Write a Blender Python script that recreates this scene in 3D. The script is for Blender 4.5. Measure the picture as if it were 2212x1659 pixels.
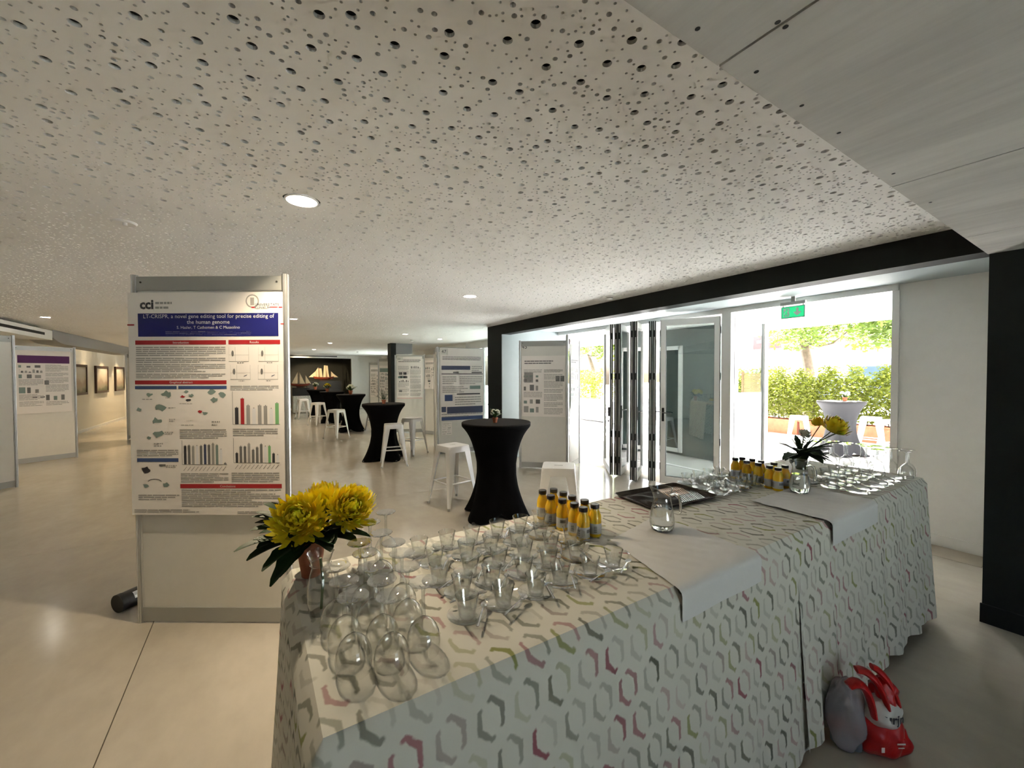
import bpy, bmesh, math, random
from math import sin, cos, pi, radians as rad
from mathutils import Vector, Matrix, geometry
random.seed(7)
for _o in list(bpy.data.objects): bpy.data.objects.remove(_o)
SC = bpy.context.scene
COL = SC.collection

# ------------------------------------------------------------------ camera
FPX, CX, CY, HC = 880.0, 1106.0, 829.5, 1.65
YAW, PIT, ROL = rad(32.2), rad(1.2), rad(0.17)
_F = Vector((sin(YAW) * cos(PIT), cos(YAW) * cos(PIT), -sin(PIT)))
_r = Vector((cos(YAW), -sin(YAW), 0)); _u = _r.cross(_F)
_R = _r * cos(ROL) - _u * sin(ROL); _U = _r * sin(ROL) + _u * cos(ROL)
cam = bpy.data.cameras.new('camera'); camo = bpy.data.objects.new('camera', cam); COL.objects.link(camo)
camo.matrix_world = Matrix(((_R.x, _U.x, -_F.x, 0), (_R.y, _U.y, -_F.y, 0), (_R.z, _U.z, -_F.z, HC), (0, 0, 0, 1)))
cam.sensor_width = 36; cam.lens = FPX / 2212 * 36; cam.clip_start = .02; cam.clip_end = 500
SC.camera = camo

# ------------------------------------------------------------------ sky, sun, exposure
w = bpy.data.worlds.new('sky'); SC.world = w; w.use_nodes = True
wn = w.node_tree; wn.nodes.clear()
_sky = wn.nodes.new('ShaderNodeTexSky'); _sky.sky_type = 'NISHITA'; _sky.sun_disc = False
_sky.sun_elevation = rad(52); _sky.sun_rotation = rad(75); _sky.air_density = .7; _sky.dust_density = 5.0; _sky.ozone_density = .6
_bg = wn.nodes.new('ShaderNodeBackground'); _bg.inputs[1].default_value = 0.2
_wo = wn.nodes.new('ShaderNodeOutputWorld')
wn.links.new(_sky.outputs[0], _bg.inputs[0]); wn.links.new(_bg.outputs[0], _wo.inputs[0])
_sd = bpy.data.lights.new('sun', 'SUN'); _sd.energy = 44.0; _sd.angle = rad(.6); _sd.color = (1, .99, .975)
_so = bpy.data.objects.new('sun', _sd); COL.objects.link(_so)
_so.rotation_euler = Vector((cos(rad(52)) * .966, cos(rad(52)) * .26, sin(rad(52)))).to_track_quat('Z', 'Y').to_euler()
_so.location = (30, 10, 30)
vs = SC.view_settings; vs.view_transform = 'Standard'; vs.look = 'None'; vs.gamma = 1; vs.exposure = 2.82
vs.use_curve_mapping = False
cy = SC.cycles
cy.use_denoising = True; cy.max_bounces = 12; cy.diffuse_bounces = 5; cy.glossy_bounces = 4; cy.use_adaptive_sampling = True; cy.adaptive_threshold = .05
cy.transmission_bounces = 8; cy.transparent_max_bounces = 32; cy.caustics_reflective = False; cy.caustics_refractive = False
cy.sample_clamp_indirect = 6.0

# ------------------------------------------------------------------ pixel -> place
def _ray(x, y): return _F * FPX + _R * (x - CX) + _U * (CY - y)
def Z(x, y, z=0.0):
    d = _ray(x, y); t = (z - HC) / d.z; return Vector((d.x * t, d.y * t, z))
def AX(x, y, X):
    d = _ray(x, y); t = X / d.x; return Vector((X, d.y * t, HC + d.z * t))
def AY(x, y, Y):
    d = _ray(x, y); t = Y / d.y; return Vector((d.x * t, Y, HC + d.z * t))

# ------------------------------------------------------------------ materials
MATS = {}
def nd(nt, t, **kw):
    n = nt.nodes.new(t)
    for k, v in kw.items(): setattr(n, k, v)
    return n
def mth(nt, op, a, b=None, c=None):
    n = nt.nodes.new('ShaderNodeMath'); n.operation = op
    for i, v in enumerate((a, b, c)):
        if v is None: continue
        if isinstance(v, (int, float)): n.inputs[i].default_value = v
        else: nt.links.new(v, n.inputs[i])
    return n.outputs[0]
def mixc(nt, f, a, b, mode='MIX'):
    n = nt.nodes.new('ShaderNodeMix'); n.data_type = 'RGBA'; n.blend_type = mode
    for i, v in ((0, f), (6, a), (7, b)):
        if isinstance(v, (int, float)): n.inputs[i].default_value = v
        elif isinstance(v, (tuple, list)): n.inputs[i].default_value = (*v, 1) if len(v) == 3 else v
        else: nt.links.new(v, n.inputs[i])
    return n.outputs[2]
def noise(nt, scale, detail=4, rough=.55, vec=None, dist=0):
    n = nt.nodes.new('ShaderNodeTexNoise'); n.inputs['Scale'].default_value = scale
    n.inputs['Detail'].default_value = detail; n.inputs['Roughness'].default_value = rough; n.inputs['Distortion'].default_value = dist
    if vec is not None: nt.links.new(vec, n.inputs['Vector'])
    return n.outputs[0]
def ramp(nt, f, stops, interp='LINEAR'):
    n = nt.nodes.new('ShaderNodeValToRGB'); cr = n.color_ramp; cr.interpolation = interp
    while len(cr.elements) < len(stops): cr.elements.new(.5)
    for k_, (p, c) in enumerate(stops):
        e = cr.elements[k_]; e.position = p; e.color = (*c, 1) if isinstance(c, (tuple, list)) else (c, c, c, 1)
    nt.links.new(f, n.inputs[0]); return n.outputs[0]
def coords(nt, kind='Object', scale=None):
    c = nt.nodes.new('ShaderNodeTexCoord').outputs[kind]
    if scale is None: return c
    m = nt.nodes.new('ShaderNodeMapping'); m.inputs['Scale'].default_value = scale
    nt.links.new(c, m.inputs[0]); return m.outputs[0]
def bump(nt, b, h, strength=.2, dist=.01):
    n = nt.nodes.new('ShaderNodeBump'); n.inputs['Strength'].default_value = strength; n.inputs['Distance'].default_value = dist
    nt.links.new(h, n.inputs['Height']); nt.links.new(n.outputs[0], b.inputs['Normal'])
def mat(name, col=(.5, .5, .5), rough=.5, metal=0, spec=None, var=0, vscale=8, bmp=0, bscale=60, **kw):
    """plain principled material with slight procedural colour variation"""
    m = bpy.data.materials.new(name); m.use_nodes = True; nt = m.node_tree
    b = nt.nodes['Principled BSDF']
    b.inputs['Base Color'].default_value = (*col, 1); b.inputs['Roughness'].default_value = rough; b.inputs['Metallic'].default_value = metal
    if spec is not None: b.inputs['Specular IOR Level'].default_value = spec
    for k, v in kw.items():
        b.inputs[k.replace('_', ' ')].default_value = (*v, 1) if isinstance(v, tuple) else v
    if var:
        f = noise(nt, vscale, 5, .6, coords(nt))
        c2 = tuple(max(0, c * (1 - var)) for c in col); c1 = tuple(min(1, c * (1 + var * .6)) for c in col)
        nt.links.new(ramp(nt, f, [(.3, c2), (.7, c1)]), b.inputs['Base Color'])
    if bmp: bump(nt, b, noise(nt, bscale, 4, .6, coords(nt)), bmp, .01)
    MATS[name] = m; return m
def emit(name, col, s):
    m = bpy.data.materials.new(name); m.use_nodes = True; nt = m.node_tree; nt.nodes.clear()
    e = nd(nt, 'ShaderNodeEmission'); e.inputs[0].default_value = (*col, 1); e.inputs[1].default_value = s
    nt.links.new(e.outputs[0], nd(nt, 'ShaderNodeOutputMaterial').inputs[0]); MATS[name] = m; return m
def thin_glass(name, tint=(.96, .98, .97), edge=(.72, .76, .75), ior=1.5, rough=.0, refl=1.0):
    """thin-walled clear glass: see-through with a fresnel reflection and a darker rim at grazing angles"""
    m = bpy.data.materials.new(name); m.use_nodes = True; nt = m.node_tree; nt.nodes.clear()
    out = nd(nt, 'ShaderNodeOutputMaterial'); mx = nd(nt, 'ShaderNodeMixShader')
    tr = nd(nt, 'ShaderNodeBsdfTransparent'); gl = nd(nt, 'ShaderNodeBsdfGlossy'); gl.inputs['Roughness'].default_value = rough
    lw = nd(nt, 'ShaderNodeLayerWeight'); lw.inputs[0].default_value = .5
    c = mixc(nt, mth(nt, 'POWER', lw.outputs[1], 3.5), tint, edge); f0 = ((ior - 1) / (ior + 1)) ** 2
    nt.links.new(c, tr.inputs[0])
    fr = mth(nt, 'ADD', f0, mth(nt, 'MULTIPLY', mth(nt, 'POWER', lw.outputs[1], 5.0), 1 - f0))
    nt.links.new(mth(nt, 'MINIMUM', mth(nt, 'MULTIPLY', fr, refl), 1), mx.inputs[0])
    nt.links.new(tr.outputs[0], mx.inputs[1]); nt.links.new(gl.outputs[0], mx.inputs[2]); nt.links.new(mx.outputs[0], out.inputs[0])
    MATS[name] = m; return m

mat('white_paint', (.80, .80, .78), .55, var=.03)
mat('ceil_white', (.87, .87, .855), .7, var=.03, vscale=2)
mat('void', (.03, .03, .03), .9)
mat('dark_paint', (.011, .013, .0135), .6, var=.15, vscale=3, spec=.25)
mat('soffit', (.36, .42, .435), .45, var=.03)  # white niche paint darkened to blue-grey: its shade is put into the colour
mat('alu', (.62, .63, .64), .32, .85, var=.08)
mat('alu_white', (.80, .80, .79), .35, .1)
mat('board_white', (.72, .71, .67), .55, var=.03)
mat('rail_grey', (.42, .43, .42), .4, .4)
mat('white_metal', (.80, .80, .80), .3, .0, var=.03)
mat('rubber', (.02, .02, .02), .6)
mat('black_cloth', (.003, .003, .0035), .95, var=.2, spec=.06)
mat('paper', (.87, .83, .80), .5)
mat('ink', (.05, .05, .06), .6)
mat('ink_grey', (.36, .35, .34), .6)
mat('ink_mid', (.18, .18, .18), .6)
mat('ink_navy', (.012, .015, .16), .5)
mat('ink_blue', (.05, .09, .24), .5)
mat('ink_red', (.42, .022, .028), .5)
mat('ink_teal', (.22, .30, .28), .6)
mat('ink_green', (.22, .50, .22), .6)
mat('ink_purple', (.10, .012, .12), .6)
mat('ink_white', (.8, .8, .82), .5)
mat('ink_slate', (.06, .075, .15), .5)
mat('steel', (.55, .55, .55), .18, 1.0)
mat('chrome_dark', (.10, .10, .10), .3, .9)
mat('terracotta', (.50, .16, .08), .7, var=.2)
mat('yellow_petal', (.90, .74, .02), .6, var=.10, vscale=30, Subsurface_Weight=.2, Subsurface_Scale=.02)
mat('white_petal', (.80, .80, .70), .6)
mat('leaf_dark', (.022, .055, .016), .5, var=.4, vscale=20, spec=.3)
mat('leaf_mid', (.05, .11, .025), .45, var=.4, vscale=20)
mat('stem_green', (.06, .12, .03), .5)
thin_glass('glass', (.985, .99, .985), (.38, .42, .40), 1.6, refl=2.2)
thin_glass('stem_glass', (.93, .945, .935), (.12, .14, .13), 1.8, refl=2.5)
thin_glass('pane', (.70, .75, .74), (.55, .62, .60), 1.6, refl=2.2)
def _gm(name, col, ior=1.45, rough=0.0):
    m = mat(name, col, rough); b = m.node_tree.nodes['Principled BSDF']
    b.inputs['Transmission Weight'].default_value = 1; b.inputs['IOR'].default_value = ior; return m
_gm('thick_glass', (.93, .95, .94)); _gm('water', (.93, .97, .98), 1.33)

# ------------------------------------------------------------------ mesh building
class MB:
    def __init__(s): s.v = []; s.f = []; s.uv = None
    def add(s, vs, fs):
        o = len(s.v); s.v += [tuple(p) for p in vs]; s.f += [tuple(i + o for i in f) for f in fs]; return s
    def box(s, x0, y0, z0, x1, y1, z1, M=None):
        vs = [Vector((x, y, z)) for z in (z0, z1) for y in (y0, y1) for x in (x0, x1)]
        if M: vs = [M @ p for p in vs]
        return s.add(vs, [(0, 2, 3, 1), (4, 5, 7, 6), (0, 1, 5, 4), (2, 6, 7, 3), (0, 4, 6, 2), (1, 3, 7, 5)])
    def cbox(s, c, d, M=None):
        x, y, z = c; a, b, e = (k / 2 for k in d); return s.box(x - a, y - b, z - e, x + a, y + b, z + e, M)
    def quad(s, a, b, c, d): return s.add([a, b, c, d], [(0, 1, 2, 3)])
    def lathe(s, prof, n=20, c=(0, 0, 0), closed=False):
        vs = []; fs = []; m = len(prof)
        for r, z in prof:
            for k in range(n): vs.append((c[0] + r * cos(2 * pi * k / n), c[1] + r * sin(2 * pi * k / n), c[2] + z))
        for i in range(m if closed else m - 1):
            j = (i + 1) % m
            for k in range(n):
                l = (k + 1) % n; fs.append((i * n + k, i * n + l, j * n + l, j * n + k))
        if not closed:
            if prof[0][0] > 1e-5 and s_cap(prof, 0): fs.append(tuple(range(n - 1, -1, -1)))
            if prof[-1][0] > 1e-5 and s_cap(prof, -1): fs.append(tuple((m - 1) * n + k for k in range(n)))
        return s.add(vs, fs)
    def tube(s, pts, r, n=8, cap=True, flat=None):
        pts = [Vector(p) for p in pts]; rs = r if isinstance(r, (list, tuple)) else [r] * len(pts)
        vs = []; fs = []; up = None
        for i, p in enumerate(pts):
            t = (pts[min(i + 1, len(pts) - 1)] - pts[max(i - 1, 0)])
            if t.length < 1e-9: t = Vector((0, 0, 1))
            t.normalize()
            if up is None: up = Vector((0, 0, 1)) if abs(t.z) < .9 else Vector((1, 0, 0))
            a = t.cross(up).normalized(); b = a.cross(t).normalized(); up = b
            for k in range(n):
                q = 2 * pi * k / n; vs.append(p + a * (rs[i] * cos(q)) + b * (rs[i] * (flat or 1) * sin(q)))
        for i in range(len(pts) - 1):
            for k in range(n):
                l = (k + 1) % n; fs.append((i * n + k, i * n + l, (i + 1) * n + l, (i + 1) * n + k))
        if cap: fs += [tuple(range(n - 1, -1, -1)), tuple((len(pts) - 1) * n + k for k in range(n))]
        return s.add(vs, fs)
    def grid(s, fn, nu, nv, uvfn=None):
        o = len(s.v); vs = []; fs = []
        for j in range(nv + 1):
            for i in range(nu + 1): vs.append(fn(i / nu, j / nv))
        for j in range(nv):
            for i in range(nu):
                a = j * (nu + 1) + i; fs.append((a, a + 1, a + nu + 2, a + nu + 1))
        if uvfn:
            s.uv = s.uv or {}
            for j in range(nv + 1):
                for i in range(nu + 1): s.uv[o + j * (nu + 1) + i] = uvfn(i / nu, j / nv)
        return s.add(vs, fs)
    def prism(s, poly, z0, z1, M=None, holes=()):
        """2D outline (with convex holes) extruded from z0 to z1"""
        vs2 = [Vector(p) for p in poly]; loops = [list(range(len(poly)))]
        for h in holes:
            loops.append(list(range(len(vs2), len(vs2) + len(h)))); vs2 += [Vector(p) for p in h]
        n = len(vs2)
        if holes:
            ed = [(l[i], l[(i + 1) % len(l)]) for l in loops for i in range(len(l))]
            ov, oe, of, iv, ie, if_ = geometry.delaunay_2d_cdt(vs2, ed, [], 1, 1e-7)
            own = {}
            for li, l in enumerate(loops):
                for i in l: own[i] = li
            o2 = [x[0] if x else -1 for x in iv]; tri = []
            for f in of:
                k = [own.get(o2[i], -1) for i in f]
                if k[0] > 0 and k.count(k[0]) == len(k): continue
                tri.append([o2[i] for i in f])
        else: tri = [list(range(n))]
        vs = [Vector((p[0], p[1], z0)) for p in vs2] + [Vector((p[0], p[1], z1)) for p in vs2]
        fs = [tuple(t[::-1]) for t in tri] + [tuple(i + n for i in t) for t in tri]
        for l in loops:
            for i in range(len(l)):
                a, b = l[i], l[(i + 1) % len(l)]; fs.append((a, b, b + n, a + n))
        if M: vs = [M @ p for p in vs]
        return s.add(vs, fs)
    def xf(s, M):
        s.v = [tuple(M @ Vector(p)) for p in s.v]; return s
    def mesh(s, name, smooth=False, angle=40):
        me = bpy.data.meshes.new(name); me.from_pydata(s.v, [], s.f)
        if s.uv:
            ul = me.uv_layers.new(name='UVMap')
            for l in me.loops: ul.data[l.index].uv = s.uv.get(l.vertex_index, (0, 0))
        me.validate(); me.update()
        if smooth:
            bm = bmesh.new(); bm.from_mesh(me); ca = rad(angle)
            for f in bm.faces: f.smooth = True
            for e in bm.edges:
                if len(e.link_faces) == 2 and e.calc_face_angle(0) > ca: e.smooth = False
            bm.to_mesh(me); bm.free()
        return me
def s_cap(prof, i):
    # an end of a lathe profile is capped only when it is a solid of revolution drawn as a simple outline
    return False
def obj(name, mb, m, parent=None, smooth=False, loc=None, rz=None, angle=40):
    me = mb.mesh(name, smooth, angle) if isinstance(mb, MB) else mb
    if m is not None and not len(me.materials): me.materials.append(MATS[m] if isinstance(m, str) else m)
    o = bpy.data.objects.new(name, me); COL.objects.link(o)
    if parent: o.parent = parent
    if loc is not None: o.location = loc
    if rz is not None: o.rotation_euler[2] = rz
    return o
def tag(o, label, cat, group=None):
    o['label'] = label; o['category'] = cat
    if group: o['group'] = group
    return o
def thing(name, label, cat, loc=(0, 0, 0), rz=0, group=None):
    o = bpy.data.objects.new(name, None); COL.objects.link(o); o.empty_display_size = .05
    o.location = loc; o.rotation_euler[2] = rz; return tag(o, label, cat, group)
def struct(name, mb, m, parent=None, label=None, smooth=False, kind='structure'):
    o = obj(name, mb, m, parent, smooth)
    if not parent: o['kind'] = kind
    if label: o['label'] = label
    return o
def sempty(name, label=None, loc=(0, 0, 0), rz=0):
    o = bpy.data.objects.new(name, None); COL.objects.link(o); o['kind'] = 'structure'; o.location = loc; o.rotation_euler[2] = rz
    if label: o['label'] = label
    return o
def dup(root, loc, rz=0, label=None, group=None, scale=None):
    r = root.copy(); COL.objects.link(r); r.location = loc; r.rotation_euler = (0, 0, rz)
    if scale: r.scale = (scale,) * 3
    if label: r['label'] = label
    if group: r['group'] = group
    for ch in list(root.children):
        c = ch.copy(); COL.objects.link(c); c.parent = r
        for g in list(ch.children):
            d = g.copy(); COL.objects.link(d); d.parent = c
    return r
def frame_M(o, ex, ez=(0, 0, 1)):
    """matrix with local x along ex, local z up and y = z cross x, at o"""
    ex = Vector(ex).normalized(); ez = Vector(ez).normalized(); ey = ez.cross(ex)
    return Matrix(((ex.x, ey.x, ez.x, o[0]), (ex.y, ey.y, ez.y, o[1]), (ex.z, ey.z, ez.z, o[2]), (0, 0, 0, 1)))
def rrect(x0, y0, x1, y1, r, n=4):
    p = []
    for cx_, cy_, a in ((x1 - r, y1 - r, 0), (x0 + r, y1 - r, 90), (x0 + r, y0 + r, 180), (x1 - r, y0 + r, 270)):
        for k in range(n + 1):
            q = rad(a + 90 * k / n); p.append((cx_ + r * cos(q), cy_ + r * sin(q)))
    return p
def circ(x, y, r, n): return [(x + r * cos(2 * pi * k / n), y + r * sin(2 * pi * k / n)) for k in range(n)]
def text_mesh(body, size, align='LEFT', bold=0):
    c = bpy.data.curves.new('t', 'FONT'); c.body = body; c.size = size; c.align_x = align; c.resolution_u = 2; c.offset = bold
    o = bpy.data.objects.new('t', c); COL.objects.link(o)
    dg = bpy.context.evaluated_depsgraph_get(); me = bpy.data.meshes.new_from_object(o.evaluated_get(dg))
    bpy.data.objects.remove(o); bpy.data.curves.remove(c); return me

ORD = ('first', 'second', 'third', 'fourth', 'fifth', 'sixth', 'seventh', 'eighth', 'ninth', 'tenth', 'eleventh', 'twelfth', 'thirteenth', 'fourteenth', 'fifteenth')

# ------------------------------------------------------------------ special materials
def concrete(name, c1, c2, rough, scale=1.5, streak=None, bmp=.05, lo=.15, hi=.85):
    m = mat(name, c1, rough); nt = m.node_tree; b = nt.nodes['Principled BSDF']
    co = coords(nt, 'Object', streak)
    f = noise(nt, scale, 8, .62, co); g = noise(nt, scale * 9, 5, .6, co)
    s = mth(nt, 'ADD', mth(nt, 'MULTIPLY', f, .75), mth(nt, 'MULTIPLY', g, .25))
    nt.links.new(ramp(nt, s, [(lo, c2), (hi, c1)]), b.inputs['Base Color'])
    if bmp: bump(nt, b, g, bmp, .004)
    return m
concrete('floor_concrete', (.56, .51, .43), (.37, .335, .28), .17, 1.1, (1, .55, 1), 0, .25, .75)
concrete('soffit_concrete', (.72, .70, .66), (.44, .43, .405), .8, 2.6, (1, .16, 1), .12, .3, .7)
concrete('patio', (.42, .415, .41), (.32, .315, .31), .75, 1.2, None, .1)
concrete('tile_stone', (.48, .42, .33), (.36, .31, .24), .5, 4)

def cloth_material(name, k=1.0):
    m = mat(name, (.74, .73, .68), .85); nt = m.node_tree; b = nt.nodes['Principled BSDF']
    uv = coords(nt, 'UV'); nz = nd(nt, 'ShaderNodeTexNoise'); nz.inputs['Scale'].default_value = 55 * k
    nt.links.new(uv, nz.inputs['Vector'])
    sp = nd(nt, 'ShaderNodeSeparateXYZ'); nt.links.new(uv, sp.inputs[0])
    sn = nd(nt, 'ShaderNodeSeparateColor'); nt.links.new(nz.outputs['Color'], sn.inputs[0])
    wob = lambda s, a: mth(nt, 'MULTIPLY', mth(nt, 'SUBTRACT', s, .5), a)
    y = mth(nt, 'MULTIPLY', mth(nt, 'ADD', sp.outputs[1], wob(sn.outputs[1], .012)), k / .112)
    row = mth(nt, 'FLOOR', y)
    x = mth(nt, 'ADD', mth(nt, 'MULTIPLY', mth(nt, 'ADD', sp.outputs[0], wob(sn.outputs[0], .006)), k / .100), mth(nt, 'MULTIPLY', row, .5))
    col = mth(nt, 'FLOOR', x)
    fx = mth(nt, 'SUBTRACT', mth(nt, 'SUBTRACT', x, col), .5); fy = mth(nt, 'SUBTRACT', mth(nt, 'SUBTRACT', y, row), .5)
    ax = mth(nt, 'ABSOLUTE', fx); ay = mth(nt, 'ABSOLUTE', fy)
    d = mth(nt, 'MAXIMUM', mth(nt, 'DIVIDE', ax, .36), mth(nt, 'DIVIDE', mth(nt, 'ADD', mth(nt, 'MULTIPLY', ax, .75), ay), .50))
    def sm(v, lo, hi):
        n = nd(nt, 'ShaderNodeMapRange'); n.interpolation_type = 'SMOOTHSTEP'
        n.inputs[1].default_value = lo; n.inputs[2].default_value = hi; nt.links.new(v, n.inputs[0]); return n.outputs[0]
    side = mth(nt, 'ADD', mth(nt, 'MULTIPLY', fx, .85), mth(nt, 'MULTIPLY', fy, .45))
    inner = mth(nt, 'SUBTRACT', .90, mth(nt, 'MULTIPLY', mth(nt, 'ABSOLUTE', side), 1.15))   # the stroke tapers to the two tips
    ring = mth(nt, 'MULTIPLY', sm(mth(nt, 'SUBTRACT', d, inner), -.09, .09), sm(d, 1.07, .93))
    ring = mth(nt, 'MULTIPLY', ring, sm(mth(nt, 'ABSOLUTE', side), .05, .12))
    wn_ = nd(nt, 'ShaderNodeTexWhiteNoise'); wn_.noise_dimensions = '3D'
    cb = nd(nt, 'ShaderNodeCombineXYZ'); nt.links.new(col, cb.inputs[0]); nt.links.new(row, cb.inputs[1])
    nt.links.new(mth(nt, 'GREATER_THAN', side, 0), cb.inputs[2]); nt.links.new(cb.outputs[0], wn_.inputs[0])
    ink = ramp(nt, wn_.outputs[0], [(0, (.13, .135, .10)), (.24, (.28, .30, .09)), (.42, (.20, .20, .15)), (.56, (.33, .09, .12)), (.72, (.36, .30, .28)), (.88, (.26, .27, .22))], 'CONSTANT')
    sc_ = nd(nt, 'ShaderNodeSeparateColor'); nt.links.new(wn_.outputs[1], sc_.inputs[0])
    op = mth(nt, 'ADD', .22, mth(nt, 'MULTIPLY', sc_.outputs[1], .75))
    nt.links.new(mixc(nt, mth(nt, 'MULTIPLY', ring, op), (.70, .69, .63), ink), b.inputs['Base Color'])
    wv = noise(nt, 900, 2, .5, uv); bump(nt, b, wv, .08, .002); return m
cloth_material('cloth')
mat('linen', (.74, .74, .74), .85, bmp=.15, bscale=25)
mat('wood', (.30, .17, .08), .6, var=.35, vscale=12)

CEIL = 2.65; XD = 4.08; XW = 5.55; YF = 21.6; XL = -4.35; YN = -4.5

# ------------------------------------------------------------------ floor
fl = sempty('floor', 'polished tan concrete floor with saw-cut joints')
obj('subfloor', MB().box(XL - .2, YN - .2, -.3, XW + .1, YF + 3.2, -.012), 'void', fl)
XJ = Z(335, 1336).x
xs = [XL - .2, XJ, XW - .34]; ys = [YN - .2, 5.55, 11.2, 16.5, YF + 3.2]
for i in range(2):
    for j in range(4):
        obj('slab', MB().box(xs[i] + .0025, ys[j] + .0015, -.012, xs[i + 1] - .0025, ys[j + 1] - .0015, 0), 'floor_concrete', fl)
n = 40
for i in range(n):
    y0 = YN + i * .66
    obj('border_tile', MB().box(XW - .34 + .002, y0 + .002, -.012, XW + .1, y0 + .658, .0), 'tile_stone', fl)

# ------------------------------------------------------------------ perforated ceiling
def tile_mesh(w, d, seed, big=None):
    rnd = random.Random(seed); pts = []
    def ok(x, y, r):
        if not (r + .004 < x < w - r - .004 and r + .004 < y < d - r - .004): return False
        if big and math.hypot(x - big[0], y - big[1]) < big[2] + r + .006: return False
        return all((x - a) ** 2 + (y - b) ** 2 > (r + q + .007) ** 2 for a, b, q in pts)
    g = 9
    for i in range(g):
        for j in range(g):
            x, y = (i + .5) * w / g + rnd.uniform(-.042, .042), (j + .5) * d / g + rnd.uniform(-.042, .042)
            if ok(x, y, .0155): pts.append((x, y, .0155))
    for r, n_, tries in ((.0085, 170, 600), (.0048, 640, 1800)):
        c = 0
        for _ in range(tries):
            x, y = rnd.uniform(0, w), rnd.uniform(0, d)
            if ok(x, y, r): pts.append((x, y, r)); c += 1
            if c >= n_: break
    holes = [circ(x, y, r, 14 if r > .012 else 9 if r > .006 else 6) for x, y, r in pts]
    if big: holes.append(circ(big[0], big[1], big[2], 40))
    return MB().prism([(0, 0), (w, 0), (w, d), (0, d)], 0, .0125, None, holes).mesh('ceiling_panel')
ce = sempty('ceiling', 'white plasterboard ceiling perforated with round holes of three sizes')
TW = (XD - XL) / 7; Y0 = .61; TD = 1.24; NY = 10
D1 = Z(652, 434, CEIL); D2 = Z(1015, 640, CEIL)
tiles = [tile_mesh(TW, TD, s) for s in (1, 2, 3)]
for t in tiles: t.materials.append(MATS['ceil_white'])
for i in range(7):
    for j in range(NY):
        x, y = XL + i * TW, Y0 + j * TD; me = None
        for D in (D1, D2):
            if x <= D.x < x + TW and y <= D.y < y + TD: me = tile_mesh(TW, TD, 40 + i, (D.x - x, D.y - y, .098)); me.materials.append(MATS['ceil_white'])
        obj('ceiling_panel', me or tiles[(i * 2 + j) % 3], None, ce, loc=(x, y, CEIL))
YP = Y0 + NY * TD
obj('plain_panel', MB().box(XL, YP, CEIL, XD, YF, CEIL + .0125), 'ceil_white', ce)
obj('plain_panel', MB().box(XD, 7.42, CEIL, XW, YF, CEIL + .0125), 'ceil_white', ce)
obj('void_lining', MB().box(XL, Y0, CEIL + .2, XW, YF, CEIL + .22), 'void', ce)
# lowered concrete soffit over the camera, joints recessed
cs = sempty('concrete_soffit', 'bare grey board-marked concrete soffit, lower than the ceiling')
ZC = 2.435; jx = [XL, -3.1, -1.6, -.24, Z(1551, 144, ZC).x, Z(1997, 383, ZC).x, Z(2105, 509, ZC).x, XD]
for a, b in zip(jx, jx[1:]):
    obj('concrete_panel', MB().box(a + .004, YN, ZC, b - .004, Y0, 2.95), 'soffit_concrete', cs)
obj('joint_backing', MB().box(XL, YN, ZC + .03, XD, Y0 - .05, 2.9), 'void', cs)
for px, py in ((1507, 62), (1680, 48), (1697, 58), (1634, 155), (1812, 287), (1732, 228), (1930, 375), (2010, 437)):
    p = Z(px, py, ZC); obj('tie_hole', MB().prism(circ(p.x, p.y, .006, 10), ZC - .0006, ZC + .002), 'void', cs)
struct('roof', MB().box(XL - .2, YN - .2, 2.95, XW + .2, YF + 3.4, 3.2), 'white_paint')

# ------------------------------------------------------------------ walls
wr = sempty('wall_right', 'near-black painted wall and beam framing the wide opening')
obj('wall_pier', MB().box(XD, YN, 0, XD + .2, .605, 2.95), 'dark_paint', wr)
obj('skirting', MB().box(XD - .014, YN, 0, XD, .612, .125), 'dark_paint', wr)
obj('beam', MB().box(XD, .605, 2.455, XD + .2, 6.86, 2.95), 'dark_paint', wr)
obj('column', MB().box(XD, 6.86, 0, XD + .2, 7.42, 2.95), 'dark_paint', wr)
wn2 = sempty('wall_niche', 'white painted niche around the folding doors')
ZS = 2.565
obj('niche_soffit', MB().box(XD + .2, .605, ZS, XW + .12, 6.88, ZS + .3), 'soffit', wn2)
obj('niche_wall', MB().box(XW, .4, 0, XW + .2, AX(1941, 800, XW).y, 2.95), 'white_paint', wn2)
obj('niche_return', MB().box(XD + .2, .40, 0, XW + .2, .605, 2.95), 'white_paint', wn2)
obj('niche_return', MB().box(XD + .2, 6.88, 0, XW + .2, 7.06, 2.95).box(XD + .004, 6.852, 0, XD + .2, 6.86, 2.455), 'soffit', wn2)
YR = AX(1941, 800, XW).y
struct('baseboard_niche', MB().box(XW - .014, .606, 0, XW, YR, .105), 'white_paint')
wb = sempty('wall_back', 'white end wall with a dark display recess')
RX0, RX1, RZ = -2.2, 4.09, 2.52
obj('wall_panel', MB().box(XL, YF, 0, RX0, YF + .2, 2.95), 'white_paint', wb)
obj('wall_panel', MB().box(RX0, YF, RZ, RX1, YF + .2, 2.95), 'white_paint', wb)
obj('wall_panel', MB().box(RX1, YF, 0, XW + .2, YF + .2, 2.95), 'white_paint', wb)
obj('recess', MB().box(RX0 - .1, YF + 2.6, 0, RX1 + .1, YF + 2.7, 2.95).box(RX0 - .1, YF + .2, 0, RX0, YF + 2.6, 2.95)
    .box(RX1, YF + .2, 0, RX1 + .1, YF + 2.6, 2.95).box(RX0, YF + .2, 2.7, RX1, YF + 2.6, 2.75), mat('recess_dark', (.035, .036, .028), .6), wb)
a, b = AY(637, 767, YF), AY(728, 768, YF)
obj('air_slot', MB().box(a.x - .6, YF - .004, 2.585, b.x, YF + .002, 2.63), 'void', wb)
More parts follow.
